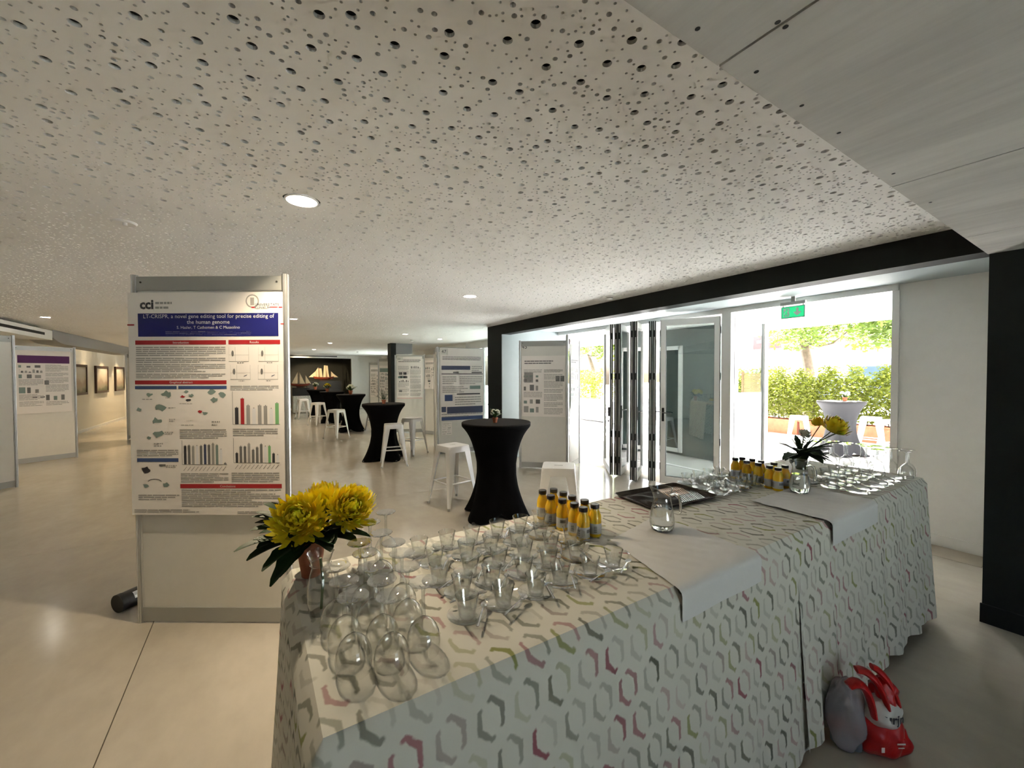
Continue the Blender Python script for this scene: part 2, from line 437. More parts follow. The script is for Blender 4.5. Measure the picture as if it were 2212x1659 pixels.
struct('wall_left', MB().box(XL - .2, YN, 0, XL, YF + .2, 2.95), mat('gallery_wall', (.74, .70, .60), .6))
struct('baseboard_left', MB().box(XL, 8, 0, XL + .012, YF, .09), 'white_paint')
WX0, WX1 = .7, 2.7
wf = sempty('wall_front', 'white wall behind the viewer with an added fill-light window')
obj('wall_panel', MB().box(XL - .2, YN - .2, 0, WX0, YN, 2.95).box(WX1, YN - .2, 0, XW + .2, YN, 2.95).box(WX0, YN - .2, 2.42, WX1, YN, 2.95), 'white_paint', wf)
w2 = sempty('fill_window', 'white framed unseen window added behind the viewer for fill light')  # unseen window, added to throw daylight on the cloth fronts and soffit
for k in range(4):
    x0 = WX0 + k * (WX1 - WX0) / 3
    obj('window_frame', MB().box(x0 - .03, YN - .13, 0, x0 + .03, YN - .07, 2.42), 'alu_white', w2)
    if k < 3: obj('pane', MB().box(x0 + .03, YN - .104, .05, x0 + (WX1 - WX0) / 3 - .03, YN - .096, 2.4), 'pane', w2)
struct('street_paving', MB().box(-40, -60, -.3, XW + .1, YN - .2, -.02), 'patio')
struct('wall_far_right', MB().box(XW, 20.4, 0, XW + .2, YF + .2, 2.95), 'white_paint')
struct('wall_lintel', MB().box(XW, 7.06, 2.5, XW + .2, 20.5, 2.95), 'white_paint')
struct('wall_return', MB().box(XD + .2, 7.06, 0, XD + .4, 7.42, 2.95), 'white_paint')
pc = Z(850, 928); cl = sempty('column_dark', 'free-standing dark square column with a grey bulkhead')
obj('shaft', MB().box(pc.x - .06, pc.y, 0, pc.x + .10, pc.y + .35, CEIL), 'dark_paint', cl)
obj('bulkhead', MB().box(pc.x + .10, pc.y + .02, 2.34, pc.x + .62, pc.y + .5, CEIL), mat('grey_paint', (.25, .25, .26), .6), cl)
# big window beyond the dark column
w1 = sempty('window_1', 'white framed floor-to-ceiling shopfront window')
for k in (0, 1, 2, 3, 4, 9, 10, 11, 12):
    y0 = 7.2 + k * 1.04
    obj('window_frame', MB().box(XW - .03, y0 - .03, 0, XW + .03, y0 + .03, 2.5), 'alu_white', w1)
    if k != 4 and k < 12: obj('pane', MB().box(XW - .004, y0 + .03, .06, XW + .004, y0 + 1.01, 2.44), 'pane', w1)
obj('window_rail', MB().box(XW - .03, 7.2, 2.44, XW + .03, 19.7, 2.5), 'alu_white', w1)
obj('window_rail', MB().box(XW - .03, 7.2, 0, XW + .03, 19.7, .06), 'alu_white', w1)
struct('wall_window_mid', MB().box(XW - .05, 11.4, 0, XW + .2, 16.56, 2.95), 'white_paint')
struct('wall_window_end', MB().box(XW, 19.7, 0, XW + .2, 20.4, 2.95), 'white_paint')

# ------------------------------------------------------------------ folding glass doors
struct('trim_1', MB().box(XW - .05, YR, 2.5, XW + .06, 6.88, ZS), 'alu_white', label='white head track of the folding doors')
YPOST = AX(1574, 800, XW).y
struct('trim_2', MB().box(XW - .05, YPOST - .055, 0, XW + .05, YPOST + .075, 2.5), 'alu_white', label='white door post')
struct('trim_3', MB().box(XW - .03, YR - .005, 0, XW + .05, YR + .05, 2.5), 'alu_white', label='white door jamb')
DN = [0]; mat('bead_grey', (.10, .10, .10), .6)
def leaf(p, q, dark_edge, handle=0, label=None, t=.062, h=2.44, bead='alu_white'):
    """door leaf standing from ground point p to q, frame, glass, gaskets, hinges; handle: side of the lever"""
    DN[0] += 1; p = Vector((p[0], p[1], 0)); q = Vector((q[0], q[1], 0)); L = (q - p).length
    o = sempty('door_%d' % DN[0], label, (p.x, p.y, .03)); o.rotation_euler[2] = math.atan2(q.y - p.y, q.x - p.x)
    fw = .068; w_ = t / 2
    fr = obj('frame', MB().box(0, -w_, 0, fw, w_, h).box(L - fw, -w_, 0, L, w_, h).box(fw, -w_, 0, L - fw, w_, .105).box(fw, -w_, h - .09, L - fw, w_, h), 'alu_white', o)
    obj('pane', MB().box(fw, -.006, .105, L - fw, .006, h - .09), 'pane', o)
    obj('glazing_bead', MB().box(fw, -.014, .105, fw + .006, .014, h - .09).box(L - fw - .006, -.014, .105, L - fw, .014, h - .09).box(fw, -.014, .105, L - fw, .014, .111), bead, o)
    for e in (0, 1):
        if not dark_edge[e]: continue
        x = -.006 if e == 0 else L
        g = obj('gasket', MB().box(x, -w_ * .92, .0, x + .006, -w_ * .35, h).box(x, w_ * .3, .0, x + .006, w_ * .95, h), 'rubber', o)
        for z in (.2, .62, 1.55, 2.2):
            obj('hinge', MB().lathe([(0, 0), (.013, 0), (.013, .1), (0, .1)], 10, (x + .003, -w_ * .1, z)), 'rubber', o, True)
    if handle:
        s = -1 if handle < 0 else 1; x = .035 if abs(handle) == 1 else L - .035
        dx = 1 if abs(handle) == 1 else -1
        hd = obj('handle', MB().box(x - .016, s * w_, .93, x + .016, s * (w_ + .01), 1.13), 'rubber', o)
        obj('lever', MB().tube([(x, s * w_, 1.06), (x, s * (w_ + .05), 1.06), (x + dx * .02, s * (w_ + .055), 1.06), (x + dx * .12, s * (w_ + .055), 1.055)], .009, 8), 'chrome_dark', hd, True)
    return o
e1, e2, e3 = Z(1412, 1043), Z(1372, 1042), Z(1337, 1031)
leaf(Z(1427, 1046), (XW - .03, YPOST + .11), (1, 1), -1, 'open glass door leaf with a wide pane beside the white post', bead='bead_grey')
def pair(e, q, la, lb):
    e = Vector((e.x, e.y)); q = Vector(q); d = (q - e).normalized(); nrm = Vector((-d.y, d.x))   # nrm points to the left of the leaf
    leaf(e, q, (1, 0), -1, la, t=.05); e2_ = e + nrm * .056; leaf(e2_, q + nrm * .056, (1, 0), 0, lb, t=.05)
pair(e1, (XW - .05, 4.37), 'second glass door leaf, folded beside the wide pane', 'third folded glass door leaf')
pair(e2, (XW - .05, 4.63), 'fourth folded glass door leaf with a black lever', 'fifth folded glass door leaf')
pair(e3, (XW - .05, 4.92), 'sixth folded glass door leaf with a black lever', 'seventh folded glass door leaf')
l6 = leaf(e3 + Vector((-.07, .10, 0)), (XW - .12, 5.42), (1, 0), 0, 'outermost leaf of the folded stack, with a black lock case', t=.05)
obj('lock_case', MB().box(.02, .025, .95, .06, .05, 1.10).lathe([(0, 0), (.01, 0), (.01, .03), (0, .03)], 8, (.04, .04, .86)), 'rubber', l6)
d7a = Vector((XW + .05, YPOST - .03, 0)); d7b = AX(1655, 800, XW + .70); d7b.z = 0
leaf(d7a, d7b, (1, 0), 2, 'narrow glass door leaf opened outwards beside the white post')

# ------------------------------------------------------------------ downlights, detectors
def downlight(p, label, watt, r=.078, recess=True, spot=115, on=True, col=(1, .83, .60)):
    t = thing('ceiling_downlight', label, 'downlight', (p.x, p.y, CEIL), 0, 'round recessed ceiling downlights')
    if recess:
        obj('trim_ring', MB().lathe([(r, .004), (r + .002, -.004), (r + .010, -.004), (r + .012, .002), (r + .006, .006), (r, .004)], 36), 'white_metal', t, True)
        obj('reflector', MB().lathe([(r, .003), (r * .8, .045), (r * .72, .06)], 36), mat('reflector', (.85, .80, .70), .35) if 'reflector' not in MATS else 'reflector', t, True)
        obj('lens', MB().lathe([(0, .058), (r * .74, .058)], 30), 'lamp_on', t)
        z = CEIL + .052
    else:
        obj('trim_ring', MB().lathe([(r * .8, -.012), (r, -.012), (r + .008, 0), (r * .8, 0)], 28, closed=True), 'white_metal', t, True)
        obj('lens', MB().lathe([(0, -.006), (r * .82, -.006)], 24), 'lamp_on' if on else 'ink_white', t)
        z = CEIL - .02
    if watt:
        ld = bpy.data.lights.new('downlight_lamp', 'SPOT'); ld.energy = watt; ld.color = col; ld.spot_size = rad(spot); ld.spot_blend = .55; ld.shadow_soft_size = .045
        lo = bpy.data.objects.new('lamp', ld); COL.objects.link(lo); lo.parent = t; lo.location = (0, 0, z - CEIL)
    return t
emit('lamp_on', (1, .93, .80), 14)
downlight(D1, 'large lit recessed downlight above the near end of the buffet', 31, col=(1, .80, .53))
downlight(D2, 'lit recessed downlight above the nearest black bar table', 7)
for (px, py), lab, wt in (((98, 684), 'lit downlight over the purple-headed poster board', 10), ((875, 721), 'lit downlight in front of the dark column', 10),
        ((713, 740.5), 'lit downlight above the far white bar stools', 17), ((678, 754.5), 'lit downlight nearest the far air slot', 17),
        ((634, 688), 'lit downlight just beside the post of the big poster board', 8), ((950, 732), 'faint downlight above poster board 47', 5),
        ((420, 650), 'added downlight hidden behind the big poster board, nearer one', 9), ((360, 705), 'added downlight hidden behind the big poster board, farther one', 7), ((400, 735), 'added unseen downlight over the framed pictures end', 60)):  # last three are unseen lamps added to warm the left side
    downlight(Z(px, py, CEIL), lab, wt, .07, False, col=(1, .74, .44) if px < 640 else (1, .83, .60))
for k, (y, lab) in enumerate(((17.2, 'added warm downlight washing the first framed picture'), (18.9, 'added warm downlight washing the middle framed picture'), (20.6, 'added warm downlight washing the last framed picture'))):  # lamps added to warm the picture wall
    downlight(Vector((XL + .55, y, 0)), lab, 26, .06, False, 100, True, (1, .72, .40))
def detector(p, label, r=.05, h=.045):
    t = thing('smoke_detector', label, 'detector', (p.x, p.y, CEIL), 0, 'white ceiling detectors')
    obj('base', MB().lathe([(0, 0), (r, 0), (r, -.012), (r * .9, -.016), (0, -.016)][::-1], 24), 'white_metal', t, True)
    obj('head', MB().lathe([(r * .72, -.016), (r * .78, -.026), (r * .7, -h), (r * .3, -h - .004), (0, -h - .004)], 24), 'white_metal', t, True)
    obj('slots', MB().lathe([(r * .76, -.018), (r * .80, -.021), (r * .76, -.024)], 24), 'void', t)
detector(Z(1317, 640, CEIL), 'white smoke detector beside the black beam')
detector(Z(890, 734, CEIL), 'white smoke detector in front of the grey bulkhead')
detector(Z(773, 759, CEIL), 'white smoke detector by the far wall')
p = Z(268, 480, CEIL); t = thing('sensor_disc', 'flat white sensor disc on the perforated ceiling above the big poster board', 'sensor', (p.x, p.y, CEIL))
obj('plate', MB().lathe([(0, -.006), (.055, -.006), (.062, 0), (.066, 0), (.066, -.004), (.058, -.012), (.02, -.010), (0, -.010)], 28), 'white_metal', t, True)
obj('nub', MB().lathe([(.012, -.008), (.012, -.03), (0, -.032)], 14, (.01, -.03, 0)), 'white_metal', t, True)

# ------------------------------------------------------------------ poster boards
def post_mb(h, r=.021):
    mb = MB(); n = 32; pr = []
    for k in range(n):
        q = 2 * pi * k / n; rr = r if (k % 4) != 0 else r * .72; pr.append((rr * cos(q), rr * sin(q)))
    return mb.prism(pr, 0, h)
POSTM = {}
def board(p, q, label, h=2.27, h2=None, posts=(1, 1), group='aluminium framed poster boards'):
    p = Vector((p[0], p[1], 0)); q = Vector((q[0], q[1], 0)); L = (q - p).length; m = (p + q) / 2
    t = thing('poster_board', label, 'poster board', m, math.atan2(q.y - p.y, q.x - p.x), group); a = L / 2
    for s, hh, on in ((-1, h, posts[0]), (1, h2 or h, posts[1])):
        if not on: continue
        k = round(hh, 3)
        if k not in POSTM: POSTM[k] = post_mb(hh).mesh('post', True, 30); POSTM[k].materials.append(MATS['alu'])
        obj('post', POSTM[k], None, t, loc=(s * a, 0, 0))
    obj('panel', MB().box(-a + .018, -.004, .09, a - .018, .004, h - .1), 'board_white', t)
    obj('top_rail', MB().box(-a + .02, -.011, h - .105, a - .02, .011, h - .012), 'rail_grey', t)
    obj('bottom_rail', MB().box(-a + .02, -.011, .012, a - .02, .011, .105), 'rail_grey', t)
    for x in (-a + .05, a - .05): obj('screw', MB().prism(circ(0, 0, .006, 8), 0, .004, Matrix.Translation((x, -.011, h - .05)) @ Matrix.Rotation(pi / 2, 4, 'X')), 'void', t)
    return t, m, math.atan2(q.y - p.y, q.x - p.x), L
class Print:
    """flat print on a sheet: thin coloured patches and lettering, x right and z up from the sheet's lower left corner"""
    def __init__(s, parent, W, H): s.p = parent; s.W = W; s.H = H; s.mb = {}; s.k = 0
    def rect(s, x0, z0, x1, z1, ink, lv=1):
        y = -.0012 - .0005 * lv
        s.mb.setdefault((ink, lv), MB()).quad((x0, y, z0), (x1, y, z0), (x1, y, z1), (x0, y, z1))
    def poly(s, pts, ink, lv=1):
        y = -.0012 - .0005 * lv; m = s.mb.setdefault((ink, lv), MB()); m.add([(x, y, z) for x, z in pts], [tuple(range(len(pts)))])
    def lines(s, x0, z0, x1, z1, n, ink='ink_grey', rnd=random, fill=.5):
        dz = (z1 - z0) / n
        for i in range(n):
            z = z1 - (i + .5) * dz; e = x1 - (rnd.random() * .35 * (x1 - x0) if i == n - 1 or rnd.random() < .12 else 0); x = x0
            while x < e:
                w_ = rnd.uniform(.03, .09) * min(1, (x1 - x0) / .3); s.rect(x, z - dz * fill / 2, min(e, x + w_), z + dz * fill / 2, ink); x += w_ + .005
    def bars(s, x0, z0, x1, z1, vals, inks):
        n = len(vals); w_ = (x1 - x0) / n
        s.rect(x0 - .008, z0 - .002, x1, z0, 'ink_mid'); s.rect(x0 - .008, z0, x0 - .006, z1 + .01, 'ink_mid')
        for i, v in enumerate(vals):
            a = x0 + i * w_ + w_ * .2; b = a + w_ * .62; s.rect(a, z0, b, z0 + v * (z1 - z0), inks[i % len(inks)])
            s.rect((a + b) / 2 - .002, z0 + v * (z1 - z0), (a + b) / 2 + .002, z0 + v * (z1 - z0) + .006, 'ink')
    def text(s, x, z, body, size, ink, align='LEFT', bold=0, lv=2):
        me = text_mesh(body, size, align, bold)
        for v in me.vertices: v.co = (v.co.x + x, -.0012 - .0005 * lv, v.co.y + z)
        obj('lettering', me, ink, s.p)
    def done(s):
        names = {'ink_navy': 'title_banner', 'ink_red': 'red_heading', 'ink_blue': 'blue_heading', 'ink_purple': 'title_banner', 'ink_slate': 'blue_band'}
        for (ink, lv), mb in s.mb.items():
            if ink in names and len(mb.f) < 30:
                for f in mb.f: obj(names[ink], MB().add([mb.v[i] for i in f], [tuple(range(len(f)))]), ink, s.p)
            else: obj('printed_text' if ink == 'ink_grey' else 'printed_figure', mb, ink, s.p)['kind'] = 'stuff'
def sheet(t_m, rz, x, z, W, H, label, dy=-.014, curl=0, group=None, paper='paper'):
    """paper sheet hung on a board: x,z of the lower left corner in the board's frame"""
    M = Matrix.Translation(t_m) @ Matrix.Rotation(rz, 4, 'Z'); o = M @ Vector((x, dy, z))
    t = thing('paper_poster', label, 'poster', o, rz, group)
    mb = MB().grid(lambda u, v: (u * W, -curl * (1 - v) ** 6 * (.5 + .5 * cos(u * 9)) - .0008, v * H), 12, 16)
    mb.grid(lambda u, v: ((1 - u) * W, -curl * (1 - v) ** 6 * (.5 + .5 * cos((1 - u) * 9)), v * H), 12, 16)
    obj('paper', mb, paper, t, True); return t, Print(t, W, H)

# the big poster board
bA, mA, rA, LA = board((-.667, 3.62), (.175, 3.075), 'large poster board with the gene editing poster beside the yellow flowers', 2.32)
def plane_pt(x, y, m, rz):
    n_ = Vector((-sin(rz), cos(rz), 0)); d = _ray(x, y); C0 = Vector((0, 0, HC)); k = (m - C0).dot(n_) / d.dot(n_); P = C0 + d * k
    return (P - m).dot(Vector((cos(rz), sin(rz), 0))), P.z
lx, lz = plane_pt(294, 1109, mA, rA); tx, tz = plane_pt(286, 634, mA, rA); rx, _ = plane_pt(616, 900, mA, rA)
PW, PH = rx - lx + .01, tz - lz
tp, pr = sheet(mA, rA, lx, lz, PW, PH, 'printed scientific poster with a navy title banner and red headings', -.026, 0)
def cu(x, y):
    k = (y - 158) / 1355; l = 100 + 28 * k; r_ = 1030 + 32 * k; return (x - l) / (r_ - l) * PW, (1 - (y - 150) / 1362) * PH
def CR(x0, y0, x1, y1, ink, lv=1):
    a, b = cu(x0, y0), cu(x1, y1); pr.rect(a[0], b[1], b[0], a[1], ink, lv)
def CL(x0, y0, x1, y1, n, ink='ink_grey', fill=.5):
    a, b = cu(x0, y0), cu(x1, y1); pr.lines(a[0], b[1], b[0], a[1], n, ink, fill=fill)
CR(163, 277, 1009, 418, 'ink_navy')
for r_ in ((148, 441, 694, 467), (709, 440, 1019, 466), (146, 685, 699, 709), (421, 1321, 1037, 1347)): CR(*r_, 'ink_red')
for r_ in ((146, 719, 398, 738), (408, 719, 700, 738), (158, 1162, 410, 1185)): CR(*r_, 'ink_blue')
CR(100, 342, 142, 350, 'ink_red'); CR(1020, 340, 1040, 347, 'ink_red'); CR(845, 239, 865, 247, 'ink_red'); CR(1008, 239, 1030, 246, 'ink_red'); CR(958, 239, 1002, 244, 'ink_red')
for b_ in ((152, 478, 692, 538, 5), (152, 545, 692, 580, 3), (152, 583, 692, 636, 5), (152, 642, 692, 674, 3), (722, 716, 1012, 748, 3), (738, 978, 1010, 1028, 4), (416, 982, 702, 1044, 5), (156, 1108, 410, 1152, 4),
           (424, 1252, 714, 1314, 5), (732, 1248, 1022, 1312, 5), (166, 1384, 416, 1424, 3), (428, 1352, 1034, 1464, 9), (142, 1476, 620, 1500, 2), (770, 1488, 1050, 1506, 2)): CL(*b_)
for cx0, cy0 in ((712, 482), (890, 482), (722, 592), (888, 592)):
    CR(cx0, cy0, cx0 + 1.5, cy0 + 88, 'ink_mid'); CR(cx0, cy0 + 87, cx0 + 120, cy0 + 89, 'ink_mid'); CR(cx0, cy0 + 48, cx0 + 120, cy0 + 49, 'ink_grey'); CR(cx0 + 38, cy0, cx0 + 39, cy0 + 88, 'ink_grey'); CR(cx0 + 118, cy0, cx0 + 119, cy0 + 88, 'ink_grey')
    a = cu(cx0 + 22, cy0 + 40); pr.poly([(a[0] + .008 * cos(q * pi / 5), a[1] + .02 * sin(q * pi / 5)) for q in range(10)], 'ink_mid')
    if cy0 > 500: a = cu(cx0 + 90, cy0 + 66); pr.poly([(a[0] - .012, a[1] - .006), (a[0] + .010, a[1] + .004), (a[0] + .012, a[1] + .008), (a[0] - .008, a[1])], 'ink_slate')
    CL(cx0 + 50, cy0 + 93, cx0 + 90, cy0 + 101, 1, 'ink_mid')
def CB(x0, y0, x1, y1, vals, inks):
    a, b = cu(x0, y1), cu(x1, y0); pr.bars(a[0], a[1], b[0], b[1], vals, inks)
CB(745, 762, 1018, 954, (.53, .82, .6, .5, .6, .58, .49, .67), ('ink', 'ink_red', 'ink_grey', 'ink_white', 'ink_grey', 'ink_grey', 'ink_white', 'ink_green'))
CB(440, 1062, 702, 1200, (.82, .84, .8, .82, .82, .88, .86, .92, .85, .66, .06), ('ink', 'ink_mid', 'ink_grey', 'ink_white', 'ink_mid', 'ink_slate', 'ink_mid', 'ink_grey', 'ink_teal', 'ink_white', 'ink_mid'))
CB(752, 1048, 1020, 1190, (.42, .7, .7, .82, .56, .66, .8, .7, .72, .4, .33), ('ink', 'ink_mid', 'ink_mid', 'ink_grey', 'ink_mid', 'ink_mid', 'ink_mid', 'ink_white', 'ink_green', 'ink', 'ink_white'))
for x0, x1, y0 in ((440, 700, 1214), (752, 1020, 1202)):
    for k in range(11):
        x = x0 + (x1 - x0) * k / 11; a, b = cu(x, y0 + 26), cu(x + 20, y0); pr.poly([(a[0], a[1]), (a[0] + .003, a[1]), (b[0] + .003, b[1]), (b[0], b[1])], 'ink_mid')
rb = random.Random(3)
for x, y, k in ((340, 768, 1.3), (235, 772, .8), (300, 850, 1.3), (278, 935, 1.3), (285, 1010, 1.4), (456, 755, .6), (485, 778, .7), (468, 806, .7), (435, 785, .6), (612, 758, 1), (672, 775, 1), (628, 805, 1), (570, 886, .8), (541, 876, .6), (213, 1235, 1.2), (212, 1330, .9), (333, 1328, .9), (232, 1037, .6), (172, 865, .8)):
    a = cu(x, y); pts = [(a[0] + .024 * k * (1 + .35 * rb.uniform(-1, 1)) * cos(q * pi / 5), a[1] + .015 * k * (1 + .5 * rb.uniform(-1, 1)) * sin(q * pi / 5)) for q in range(10)]
    pr.poly(pts, 'ink' if (x, y) in ((468, 806), (213, 1235)) else 'ink_red' if x in (435, 541) else 'ink_teal')
for b_ in ((190, 795, 262, 805, 1), (330, 790, 372, 796, 1), (352, 918, 392, 940, 2), (325, 998, 378, 1018, 2), (348, 848, 398, 858, 1), (415, 825, 500, 830, 1), (260, 1066, 315, 1094, 2), (335, 1203, 400, 1222, 2), (425, 955, 500, 962, 1), (610, 930, 660, 966, 2), (460, 930, 500, 936, 1)): CL(*b_)
CR(292, 1200, 332, 1212, 'ink_mid')
for k in range(14):
    q = pi * k / 14; q2 = pi * (k + 1) / 14; a, b = cu(266 - 42 * cos(q), 1308 - 18 * sin(q)), cu(266 - 42 * cos(q2), 1308 - 18 * sin(q2))
    pr.poly([a, b, (b[0], b[1] - .004), (a[0], a[1] - .004)], 'ink')
def CT(x, y, body, size, ink, align='LEFT', bold=0): a = cu(x, y); pr.text(a[0], a[1], body, size, ink, align, bold)
CT(588, 306, 'LT-CRISPR, a novel gene editing tool for precise editing of', .0365, 'ink_white', 'CENTER')
CT(588, 341, 'the human genome', .0365, 'ink_white', 'CENTER')
CT(588, 371, 'S. Hasler, T Cathomen & C Mussolino', .027, 'ink_white', 'CENTER')
CL(330, 384, 850, 412, 3, 'ink_white', .3)
CT(423, 461, 'Introduction', .021, 'ink_white', 'CENTER'); CT(864, 460, 'Results', .021, 'ink_white', 'CENTER'); CT(425, 703, 'Graphical abstract', .021, 'ink_white', 'CENTER'); CT(710, 1341, 'Conclusions', .021, 'ink_white', 'CENTER')
CT(176, 248, 'c', .085, 'ink', 'LEFT', .003); CT(208, 248, 'c', .085, 'ink', 'LEFT', .003); CT(243, 248, 'i', .085, 'ink', 'LEFT', .003); CT(866, 234, 'UNIVERSITÄTS', .0245, 'ink_slate'); CT(866, 252, 'KLINIKUM', .0225, 'ink_slate')
CL(268, 206, 380, 222, 1, 'ink_grey', .8); CL(268, 234, 384, 250, 1, 'ink_grey', .8); CR(258, 200, 260, 262, 'ink_mid')
a = cu(850, 205); pr.poly([(a[0] + .044 * cos(q * pi / 10), a[1] + .044 * sin(q * pi / 10)) for q in range(20)], 'ink_grey', 0)
pr.poly([(a[0] + .036 * cos(q * pi / 10), a[1] + .036 * sin(q * pi / 10)) for q in range(20)], 'paper', 1); CR(838, 184, 862, 230, 'ink_grey', 2)
pr.done()

def plain_poster(t_m, rz, x, z, W, H, label, seed, num=None, title=None, blocks=(), curl=0, dy=-.014, group='posters on the boards'):
    t, q = sheet(t_m, rz, x, z, W, H, label, dy, curl, group); rnd = random.Random(seed)
    if title: q.rect(.03 * W, H * .80, W * .97, H * .92, title)
    else: q.lines(.06 * W, H * .86, W * .94, H * .93, 2, 'ink_mid', rnd)
    cw = (W * .94) / 2
    for c in range(2):
        z1 = H * .78
        while z1 > .1 * H:
            hh = rnd.uniform(.05, .13) * H; x0 = W * .03 + c * cw + .01; x1 = x0 + cw - .03
            k = rnd.random()
            if k < .55: q.lines(x0, z1 - hh, x1, z1, max(3, int(hh / .022)), 'ink_grey', rnd, .4)
            elif k < .8:
                for i in range(3): q.rect(x0 + i * cw * .3, z1 - hh, x0 + i * cw * .3 + cw * rnd.uniform(.1, .24), z1 - hh * rnd.uniform(.1, .5), rnd.choice(('ink_grey', 'ink_teal', 'ink_mid')))
            else: q.bars(x0 + .02, z1 - hh, x1, z1 - .01, [rnd.uniform(.2, 1) for _ in range(6)], ('ink_mid', 'ink_grey'))
            z1 -= hh + .02
    for b_ in blocks: q.rect(*b_)
    q.done(); return t
def number_tag(t_m, rz, x, z, s, size=.09, label='', W=None, H=.0, dy=-.007):
    M = Matrix.Translation(t_m) @ Matrix.Rotation(rz, 4, 'Z'); W = W or .2
    t = thing('number_sheet', label, 'number sign', M @ Vector((x, dy, z)), rz, 'numbers on the poster boards')
    obj('paper', MB().box(0, -.0006, 0, W, 0, H or .13), 'board_white', t)
    me = text_mesh(s, size)
    for v in me.vertices: v.co = (v.co.x + .01, -.0012, v.co.y + (H or .13) / 2 - size * .35)
    obj('lettering', me, 'ink', t)

# boards 43 and its side board
b43, m43, r43, L43 = board((4.0, 6.08), (4.6, 5.5), 'poster board numbered 43 beside the open glass doors', 2.27, 2.36)
def on(m, rz, x, y): return plane_pt(x, y, m, rz)
x0, z0 = on(m43, r43, 1128, 899); x1, z1 = on(m43, r43, 1221, 768)
plain_poster(m43, r43, x0, z0, x1 - x0, z1 - z0, 'white poster full of small grey figures on board 43', 43, blocks=[(.6, .62, .67, .72, 'ink_mid'), (.68, .62, .75, .72, 'ink_mid'), (.04, .6, .2, .78, 'ink_grey')])
x0, z0 = on(m43, r43, 1126, 757); number_tag(m43, r43, x0, z0, '43', .10, 'black number 43 on the poster board by the doors', .2)
bs, ms, rs_, Ls = board((4.63, 5.49), (5.13, 5.79), 'side board set at an angle to board 43, bright in the doorway light', 2.3, posts=(0, 1))
plain_poster(ms, rs_, -Ls / 2 + .06, 1.05, Ls - .12, .95, 'white poster seen edge-on on the angled side board', 44)
# board 47
b47, m47, r47, L47 = board((3.2, 7.98), (4.22, 7.88), 'poster board numbered 47 left of the dark column', 2.25)
x0, z0 = on(m47, r47, 951, 908); x1, z1 = on(m47, r47, 1043, 754)
t, q = sheet(m47, r47, x0, z0, x1 - x0, z1 - z0, 'long poster with blue bands on board 47', -.02, .0); W_, H_ = x1 - x0, z1 - z0; rn = random.Random(47)
def pb(xa, ya, xb, yb, ink):
    a = on(m47, r47, xa, ya); b = on(m47, r47, xb, yb); q.rect(a[0] - x0, b[1] - z0, b[0] - x0, a[1] - z0, ink)
def pl(xa, ya, xb, yb, n_, ink='ink_grey'):
    a = on(m47, r47, xa, ya); b = on(m47, r47, xb, yb); q.lines(a[0] - x0, b[1] - z0, b[0] - x0, a[1] - z0, n_, ink, rn, .4)
for r_ in ((953, 790, 1015, 799, 'ink_slate'), (953, 807, 1042, 808.5, 'ink'), (953, 879, 963, 890, 'ink_slate'), (965, 879, 1042, 890, 'ink_slate'), (953, 901, 1042, 904, 'ink_blue'), (1014, 833, 1037, 840, 'ink_teal'), (960, 853, 977, 866, 'ink_blue'), (986, 850, 1036, 851.5, 'ink'), (978, 803, 990, 806, 'ink_mid'), (1018, 803, 1040, 806, 'ink_mid')): pb(*r_)
for r_ in ((955, 769, 1038, 779, 3, 'ink_mid'), (1018, 790, 1040, 802, 3), (955, 812, 985, 830, 4), (992, 812, 1041, 830, 5), (955, 834, 1010, 848, 4), (982, 856, 1038, 874, 4), (953, 893, 1040, 899, 2)): pl(*r_)
q.done()
x0, z0 = on(m47, r47, 952, 766); number_tag(m47, r47, x0, z0, '47', .10, 'black number 47 at the top of the tall poster board', .15, dy=-.023)
x0, z0 = on(m47, r47, 954, 940); plain_poster(m47, r47, x0, z0 - .0, .22, .26, 'small white leaflet low on board 47', 48, dy=-.012)
board((3.185, 8.03), (3.54, 9.02), 'bright edge-on board behind board 47', 2.25, posts=(0, 1))
# board 53 and the angled one with a loose poster
b53, m53, r53, L53 = board((3.42, 11.75), (4.18, 11.4), 'pale poster board by the grey bulkhead', 2.25)
x0, z0 = on(m53, r53, 858, 862); x1, z1 = on(m53, r53, 912, 770)
plain_poster(m53, r53, x0, z0, x1 - x0, z1 - z0, 'pale poster with four black squares', 53, blocks=[(.06, .70, .15, .77, 'ink'), (.18, .70, .27, .77, 'ink'), (.06, .60, .15, .67, 'ink'), (.18, .60, .27, .67, 'ink'), (.06, .2, .14, .26, 'ink_mid'), (.0, .02, x1 - x0, .03, 'ink_red')])
x0, z0 = on(m53, r53, 858, 779); number_tag(m53, r53, x0, z0, '53', .08, 'small black number 53 on the pale board', .16, .11, -.017)
ba, ma, ra, La = board((4.04, 11.05), (4.27, 10.6), 'shaded narrow board turned away, beside the bright board edge', 2.25)
plain_poster(ma, ra, -La / 2 + .03, 1.28, La - .06, .80, 'loose poster peeling off the shaded narrow board', 54, curl=.03, blocks=[(.03, .2, .4, .24, 'ink')])
bc, mc, rc, Lc = board((3.58, 14.3), (3.98, 14.05), 'grey poster board left of the dark column, nearer of two', 2.25)
plain_poster(mc, rc, -Lc / 2 + .04, .9, Lc - .08, 1.1, 'grey poster with blue header on the nearer far board', 55, title='ink_teal')
bd, md, rd, Ld = board((3.97, 17.3), (4.42, 16.9), 'grey poster board by the white end wall, farther of two', 2.2)
plain_poster(md, rd, -Ld / 2 + .04, .8, Ld - .08, 1.2, 'grey poster on the farthest board', 56)
